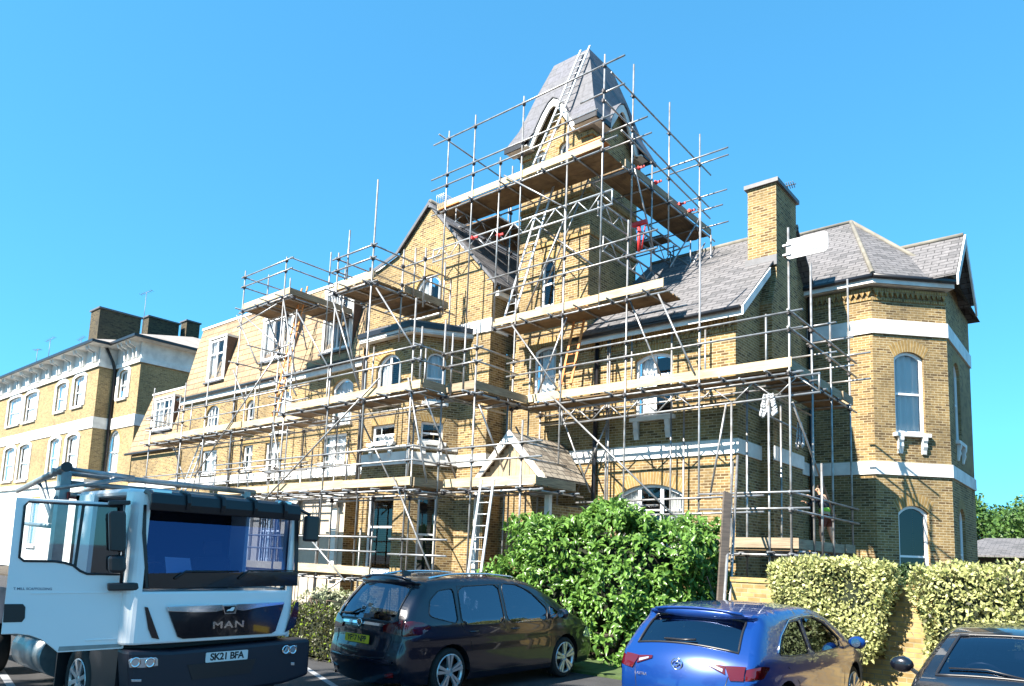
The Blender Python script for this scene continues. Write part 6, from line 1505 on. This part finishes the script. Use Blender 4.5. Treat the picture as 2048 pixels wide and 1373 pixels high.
# open door: plane through the hinge
hx, hy = XT - .2, yA - .02; dd = Vector((-.30, -.954, 0)).normalized(); dn = Vector((-dd.y, dd.x, 0))     # outward (street-facing) normal
if dn.x < 0: dn = -dn
def dpt(px, py, off=0):
    d = ROT @ Vector(((px - PX_) / F_, -(py - PY_) / F_, -1)); o = Vector((0, 0, CAMH)); t = (Vector((hx, hy, 0)) + dn * off - o).dot(dn) / d.dot(dn); return o + d * t
def duv(px, py): p = dpt(px, py); return ((p - Vector((hx, hy, 0))).dot(dd), p.z)
def dw(u, z, off=0): return Vector((hx, hy, 0)) + dd * u + dn * off + Vector((0, 0, z))
Do = [duv(*p) for p in ((33, 995), (140, 1001), (248, 1008), (251, 1060), (262, 1180), (255, 1250), (246, 1297), (115, 1305), (103, 1295), (82, 1279), (59, 1271), (34, 1268), (2, 1269), (12, 1185))]
Dh = [duv(*p) for p in ((58, 1004), (243, 1014), (247, 1040), (247, 1138), (239, 1149), (174, 1148), (160, 1142), (146, 1131), (130, 1126), (110, 1123), (48, 1122), (39, 1115), (40, 1105), (50, 1012))]
m = MB(); vs = [Vector(p) for p in Do + Dh]; n1, n2 = len(Do), len(Dh)
ov, oe, of, *_ = delaunay_2d_cdt(vs, [(i, (i + 1) % n1) for i in range(n1)] + [(n1 + i, n1 + (i + 1) % n2) for i in range(n2)], [], 0, 1e-5)
for fc in of:
    c = sum((ov[i] for i in fc), Vector((0, 0))) / len(fc)
    if not inside(c, Do) or inside(c, Dh): continue
    m.face([dw(*ov[i], .03) for i in fc]); m.face([dw(*ov[i], -.03) for i in reversed(fc)])
for L in (Do, Dh):
    for i in range(len(L)): a, b = L[i], L[(i + 1) % len(L)]; m.face([dw(*a, .03), dw(*b, .03), dw(*b, -.03), dw(*a, -.03)])
me_fix = m.build('driver_door', M['wtruck'], tr)
bmm = bmesh.new(); bmm.from_mesh(me_fix.data); bmesh.ops.remove_doubles(bmm, verts=bmm.verts, dist=1e-4); bmesh.ops.recalc_face_normals(bmm, faces=bmm.faces); bmm.to_mesh(me_fix.data); bmm.free()
bv = me_fix.modifiers.new('bevel', 'BEVEL'); bv.width = .008; bv.segments = 2; bv.limit_method = 'ANGLE'
m = MB(); m.face([dw(*p, .0) for p in Dh]); m.build('door_window', M['dglass'], me_fix)
m = MB(); m.tube([dw(*p, .031) for p in Dh], .014, 6, closed=True); m.build('seal', M['black'], me_fix)
m = MB(); m.bar(dw(*duv(167, 1012), 0), dw(*duv(150, 1133), 0), .03, .03); m.build('window_bar', M['black'], me_fix)
def dprism(pts, o0, o1, name, mt, bevel=0):
    m = MB(); m.prism([dw(*duv(*p), o0) for p in pts], dn * (o1 - o0)); return m.build(name, M[mt], me_fix, bevel=bevel)
dprism([(9, 1208), (46, 1208), (51, 1214), (50, 1236), (44, 1244), (6, 1245)], .025, .036, 'door_handle', 'black', .004)
dprism([(118, 1293), (243, 1287), (242, 1294), (116, 1302)], .028, .034, 'reflective_strip', 'steel')
for y0, y1 in ((1184, 1187), (1278, 1281)): dprism([(60 if y0 < 1200 else 170, y0 + 1), (252, y0 - .5 if y0 < 1200 else y0 - 3), (252, y1 - .5 if y0 < 1200 else y1 - 3), (60 if y0 < 1200 else 170, y1 + 1)], .029, .036, 'moulding', 'wtruck', .003)
cc = duv(66, 1178); text('door_lettering', 'T MILL SCAFFOLDING', .034, 'faintd', me_fix, basis(dw(*cc, .0315), -dd, (0, 0, 1), dn), .0008, .0005)
mr = dprism([(214, 1028), (219, 1024), (246, 1024), (248, 1032), (248, 1098), (243, 1104), (216, 1102)], .1, .26, 'mirror', 'black', .03)
dprism([(214, 1112), (247, 1110), (249, 1136), (244, 1146), (214, 1144)], .1, .24, 'mirror', 'black', .03)
dprism([(215, 1003), (258, 1003), (258, 1011), (215, 1013)], .03, .2, 'mirror_bracket', 'black', .01); dprism([(213, 1166), (274, 1164), (277, 1176), (270, 1180), (214, 1181)], .03, .15, 'mirror_bracket', 'black', .015)
m = MB(); m.tube([dw(*duv(240, 1008), .16), dw(*duv(244, 1100), .2), dw(*duv(240, 1170), .12)], .018); m.build('mirror_arm', M['black'], me_fix)
# chassis, bed, tank, wheels
m = MB(); m.box(XT - 6.6, XT - .3, yA + .6, yA + .72, .35, .6); m.box(XT - 6.6, XT - .3, yB - .72, yB - .6, .35, .6); m.build('chassis', M['black'], tr)
m = MB(); m.box(XT - 1.0, XT - .25, yA + .06, yB - .06, .1, zB - .02); m.build('step_well', M['black'], tr)
m = MB(); m.box(XT - 6.8, XT - 2.0, yA - .05, yB + .1, .82, .95); bed = m.build('bed', M['steel'], tr)
m = MB(); m.box(XT - 6.8, XT - 2.0, yA - .08, yA - .05, .72, 1.2); m.build('side_board', M['tgrey'], bed)
m = MB(); m.tube([(XT - 3.4, yA + .25, .42), (XT - 2.3, yA + .25, .42)], .27, 20); m.build('fuel_tank', M['steel'], tr)
m = MB(); m.box(XT - 1.75, XT - 1.72, yA - .02, yA + .5, .15, .75); m.box(XT - 1.72, XT - .7, yA, yA + .5, .72, .75); m.build('mudguard', M['black'], tr)
for wx in (XT - 1.25, XT - 4.9):
    for y, sg in ((yA + .05, -1), (yB - .05, 1)): wheel(tr, (wx, y, .38 + GZ), .40, 8, sg, .26, .6)
# rack over the cab
rk = tr
P0 = on(130, 945, x=XT - 2.1); P1 = on(492, 984, x=XT - 2.1)
def rt(a, b, r=.03, name='rack_tube', mt='steel'): m = MB(); m.tube([a, b], r, 8); return m.build(name, M[mt], rk)
yy0, yy1 = P0.y - .1, max(P1.y, P0.y + 2.0)
m = MB(); m.box(P0.x - .07, P0.x + .07, P0.y - .06, P0.y + .06, .9, P0.z); m.build('rack_post', M['steel'], rk)
m = MB(); m.box(P0.x - .05, P0.x + .05, P1.y - .05, P1.y + .05, .9, P1.z); m.build('rack_post', M['steel'], rk)
rt((P0.x, P0.y - .15, P0.z), (P0.x, P1.y + .15, P1.z), .04, mt='galv'); rt((P0.x - .02, P0.y, P0.z - .13), (P0.x - .02, P1.y, P1.z - .1), .035, mt='galv')
rt((P0.x + .1, P0.y + .05, P0.z - .28), (P0.x + .1, P1.y - .2, P1.z - .26), .03, mt='galv')
dv = Vector((-.98, .198, 0)); st_ = Vector((P0.x, P0.y - .06, P0.z + .02))
E0 = st_ - dv * .55; rt(E0, st_ + dv * 5.5, .045); m = MB(); m.tube([E0 - dv * .05, E0 + dv * .03], .06, 12); m.build('end_cap', M['black'], rk)
rt(E0 + Vector((.02, .6, -.06)), st_ + dv * 5 + Vector((0, .7, -.1)), .03, mt='galv'); rt(E0 + Vector((0, .05, -.02)), E0 + Vector((.1, .75, -.05)), .025, mt='galv'); rt(E0 + Vector((-.3, 0, -.25)), E0 + Vector((.1, .75, -.05)), .025, mt='galv')
rt(st_ + dv * .3 + Vector((0, 0, -.7)), st_ + dv * 5 + Vector((0, .1, -.6)), .03); rt(st_ + dv * 1.5, st_ + dv * .8 + Vector((0, .1, -.65)), .015); rt(st_ + dv * 2.3, st_ + dv * 1.9 + Vector((0, .3, -.8)), .03); rt(st_ + Vector((0, 0, -.35)), st_ + dv * 1.2 + Vector((0, .1, -.62)), .035)
a = on(136, 984, x=XT - 2.0); b = on(166, 1000, x=XT - 2.0); m = MB(); m.box(XT - 2.02, XT - 1.99, a.y, b.y, b.z, a.z); m.build('warning_panel', M['glossred'], tr)
# ================================================================ the scaffolder at work
def person(name, base, rz, label):
    o = thing(name, base, label, 'person'); o.rotation_euler = (0, 0, rz); Mx = wmat(o)
    def skin(nm, V, E_, rad, mt, subs=2, root=0, parent=None):
        me = bpy.data.meshes.new(nm); me.from_pydata([tuple(Mx @ Vector(v)) for v in V], E_, []); q = bpy.data.objects.new(nm, me); COL.objects.link(q)
        md = q.modifiers.new('skin', 'SKIN'); md.use_smooth_shade = True
        for i, r in enumerate(rad): me.skin_vertices[0].data[i].radius = r if isinstance(r, tuple) else (r, r)
        me.skin_vertices[0].data[root].use_root = True
        sb = q.modifiers.new('sub', 'SUBSURF'); sb.levels = subs; sb.render_levels = subs
        me.materials.append(M[mt]); q.parent = parent or o; q.matrix_parent_inverse = wmat(parent or o).inverted(); return q
    # local axes: +x forward (towards the wall), +y to the figure's left, z up
    V = [(0, 0, .92), (.03, 0, 1.08), (.06, 0, 1.25), (.09, 0, 1.42), (.12, 0, 1.49), (.15, 0, 1.56), (.18, 0, 1.64), (.19, 0, 1.70),
         (.08, .19, 1.41), (.24, .27, 1.22), (.46, .20, 1.30), (.08, -.19, 1.41), (.28, -.25, 1.30), (.48, -.16, 1.46),
         (0, .10, .88), (.07, .13, .50), (-.03, .14, .09), (.13, .15, .03), (0, -.10, .88), (-.05, -.14, .50), (-.17, -.15, .09), (-.01, -.16, .03)]
    E_ = [(0, 1), (1, 2), (2, 3), (3, 4), (4, 5), (5, 6), (6, 7), (3, 8), (8, 9), (9, 10), (3, 11), (11, 12), (12, 13), (0, 14), (14, 15), (15, 16), (16, 17), (0, 18), (18, 19), (19, 20), (20, 21)]
    rad = [(.15, .12), (.14, .11), (.16, .12), (.14, .11), .06, .062, (.085, .095), (.07, .08), .06, .045, .032, .06, .045, .032, .095, .062, .042, .038, .095, .062, .042, .038]
    b = skin('body', V, E_, rad, 'skin')
    # clothes follow the body a little outside it
    skin('shirt', [V[1], V[2], V[3], (.1, 0, 1.47), V[8], V[9], (.36, .235, 1.26), V[11], V[12], (.39, -.2, 1.385)], [(0, 1), (1, 2), (2, 3), (2, 4), (4, 5), (5, 6), (2, 7), (7, 8), (8, 9)], [(.165, .13), (.18, .135), (.16, .125), .07, .075, .058, .047, .075, .058, .047], 'darktop', root=0)
    skin('hi_vis_band', [(.015, 0, 1.0), (.03, 0, 1.08), (.045, 0, 1.16)], [(0, 1), (1, 2)], [(.176, .14), (.18, .143), (.18, .142)], 'hivis', 1)
    skin('shorts', [(0, 0, .97), V[14], (.05, .125, .62), V[18], (-.035, -.13, .62)], [(0, 1), (1, 2), (0, 3), (3, 4)], [(.165, .135), .115, .095, .115, .095], 'shorts')
    for p, q in ((V[16], V[17]), (V[20], V[21])): skin('boot', [(p[0], p[1], p[2] + .16), p, (q[0] + .03, q[1], q[2] + .02)], [(0, 1), (1, 2)], [.052, .058, .05], 'boot', 1)
    # head: face features and hair
    def P(v): return Mx @ Vector(v)
    m = MB(); m.tube([P((.265, 0, 1.655)), P((.29, 0, 1.635)), P((.268, 0, 1.62))], [.008, .014, .01], 6); m.build('nose', M['skin'], b)
    for sg in (1, -1):
        m = MB(); m.tube([P((.18, sg * .083, 1.67)), P((.175, sg * .095, 1.65)), P((.185, sg * .083, 1.62))], [.012, .018, .01], 6); m.build('ear', M['skin'], b)
        m = MB(); m.revolve([(.011, 0), (.008, .005)], P((.262, sg * .033, 1.67)), 8); m.build('eye', M['ink'], b)
    m = MB(); m.tube([P((.258, -.025, 1.598)), P((.264, 0, 1.596)), P((.258, .025, 1.598))], .006, 6); m.build('mouth', M['shorts'], b)
    skin('hair', [(.13, 0, 1.63), (.15, 0, 1.72), (.2, 0, 1.755)], [(0, 1), (1, 2)], [(.075, .08), (.09, .092), (.075, .07)], 'hair', 2)
    # hands: palm, four fingers, thumb
    for sg, w0, w1 in ((1, V[9], V[10]), (-1, V[12], V[13])):
        w0, w1 = Vector(w0), Vector(w1); d = (w1 - w0).normalized(); s = d.cross(Vector((0, 0, 1))).normalized(); u = s.cross(d)
        skin('palm', [tuple(w1 - d * .01), tuple(w1 + d * .04), tuple(w1 + d * .08)], [(0, 1), (1, 2)], [(.028, .022), (.036, .018), (.036, .016)], 'skin', 1, parent=b)
        for k, L in enumerate((.065, .075, .07, .055)):
            a = w1 + d * .085 + s * (.027 - .018 * k); c1 = a + d * L * .5 - u * .006; c2 = a + d * L * .85 - u * .03
            skin('finger', [tuple(a), tuple(c1), tuple(c2)], [(0, 1), (1, 2)], [.0095, .0088, .0075], 'skin', 1, parent=b)
        a = w1 + d * .03 + s * .034; skin('thumb', [tuple(a), tuple(a + s * .025 + d * .025), tuple(a + s * .03 + d * .055)], [(0, 1), (1, 2)], [.0115, .0105, .009], 'skin', 1, parent=b)
    return o
M['skin'] = mat('skin', (.50, .30, .20), .6); M['darktop'] = mat('dark_top', (.02, .022, .035), .9); M['hivis'] = mat('hi_vis', (.30, .62, .06), .7)
M['shorts'] = mat('work_shorts', (.11, .04, .03), .9); M['boot'] = mat('work_boot', (.42, .18, .05), .8); M['hair'] = mat('brown_hair', (.05, .03, .02), .8)
person('person', (-6.08, 20.0, 2.345), PI * .93, 'worker in dark top with green hi-vis band and shorts, on the low corner scaffold')
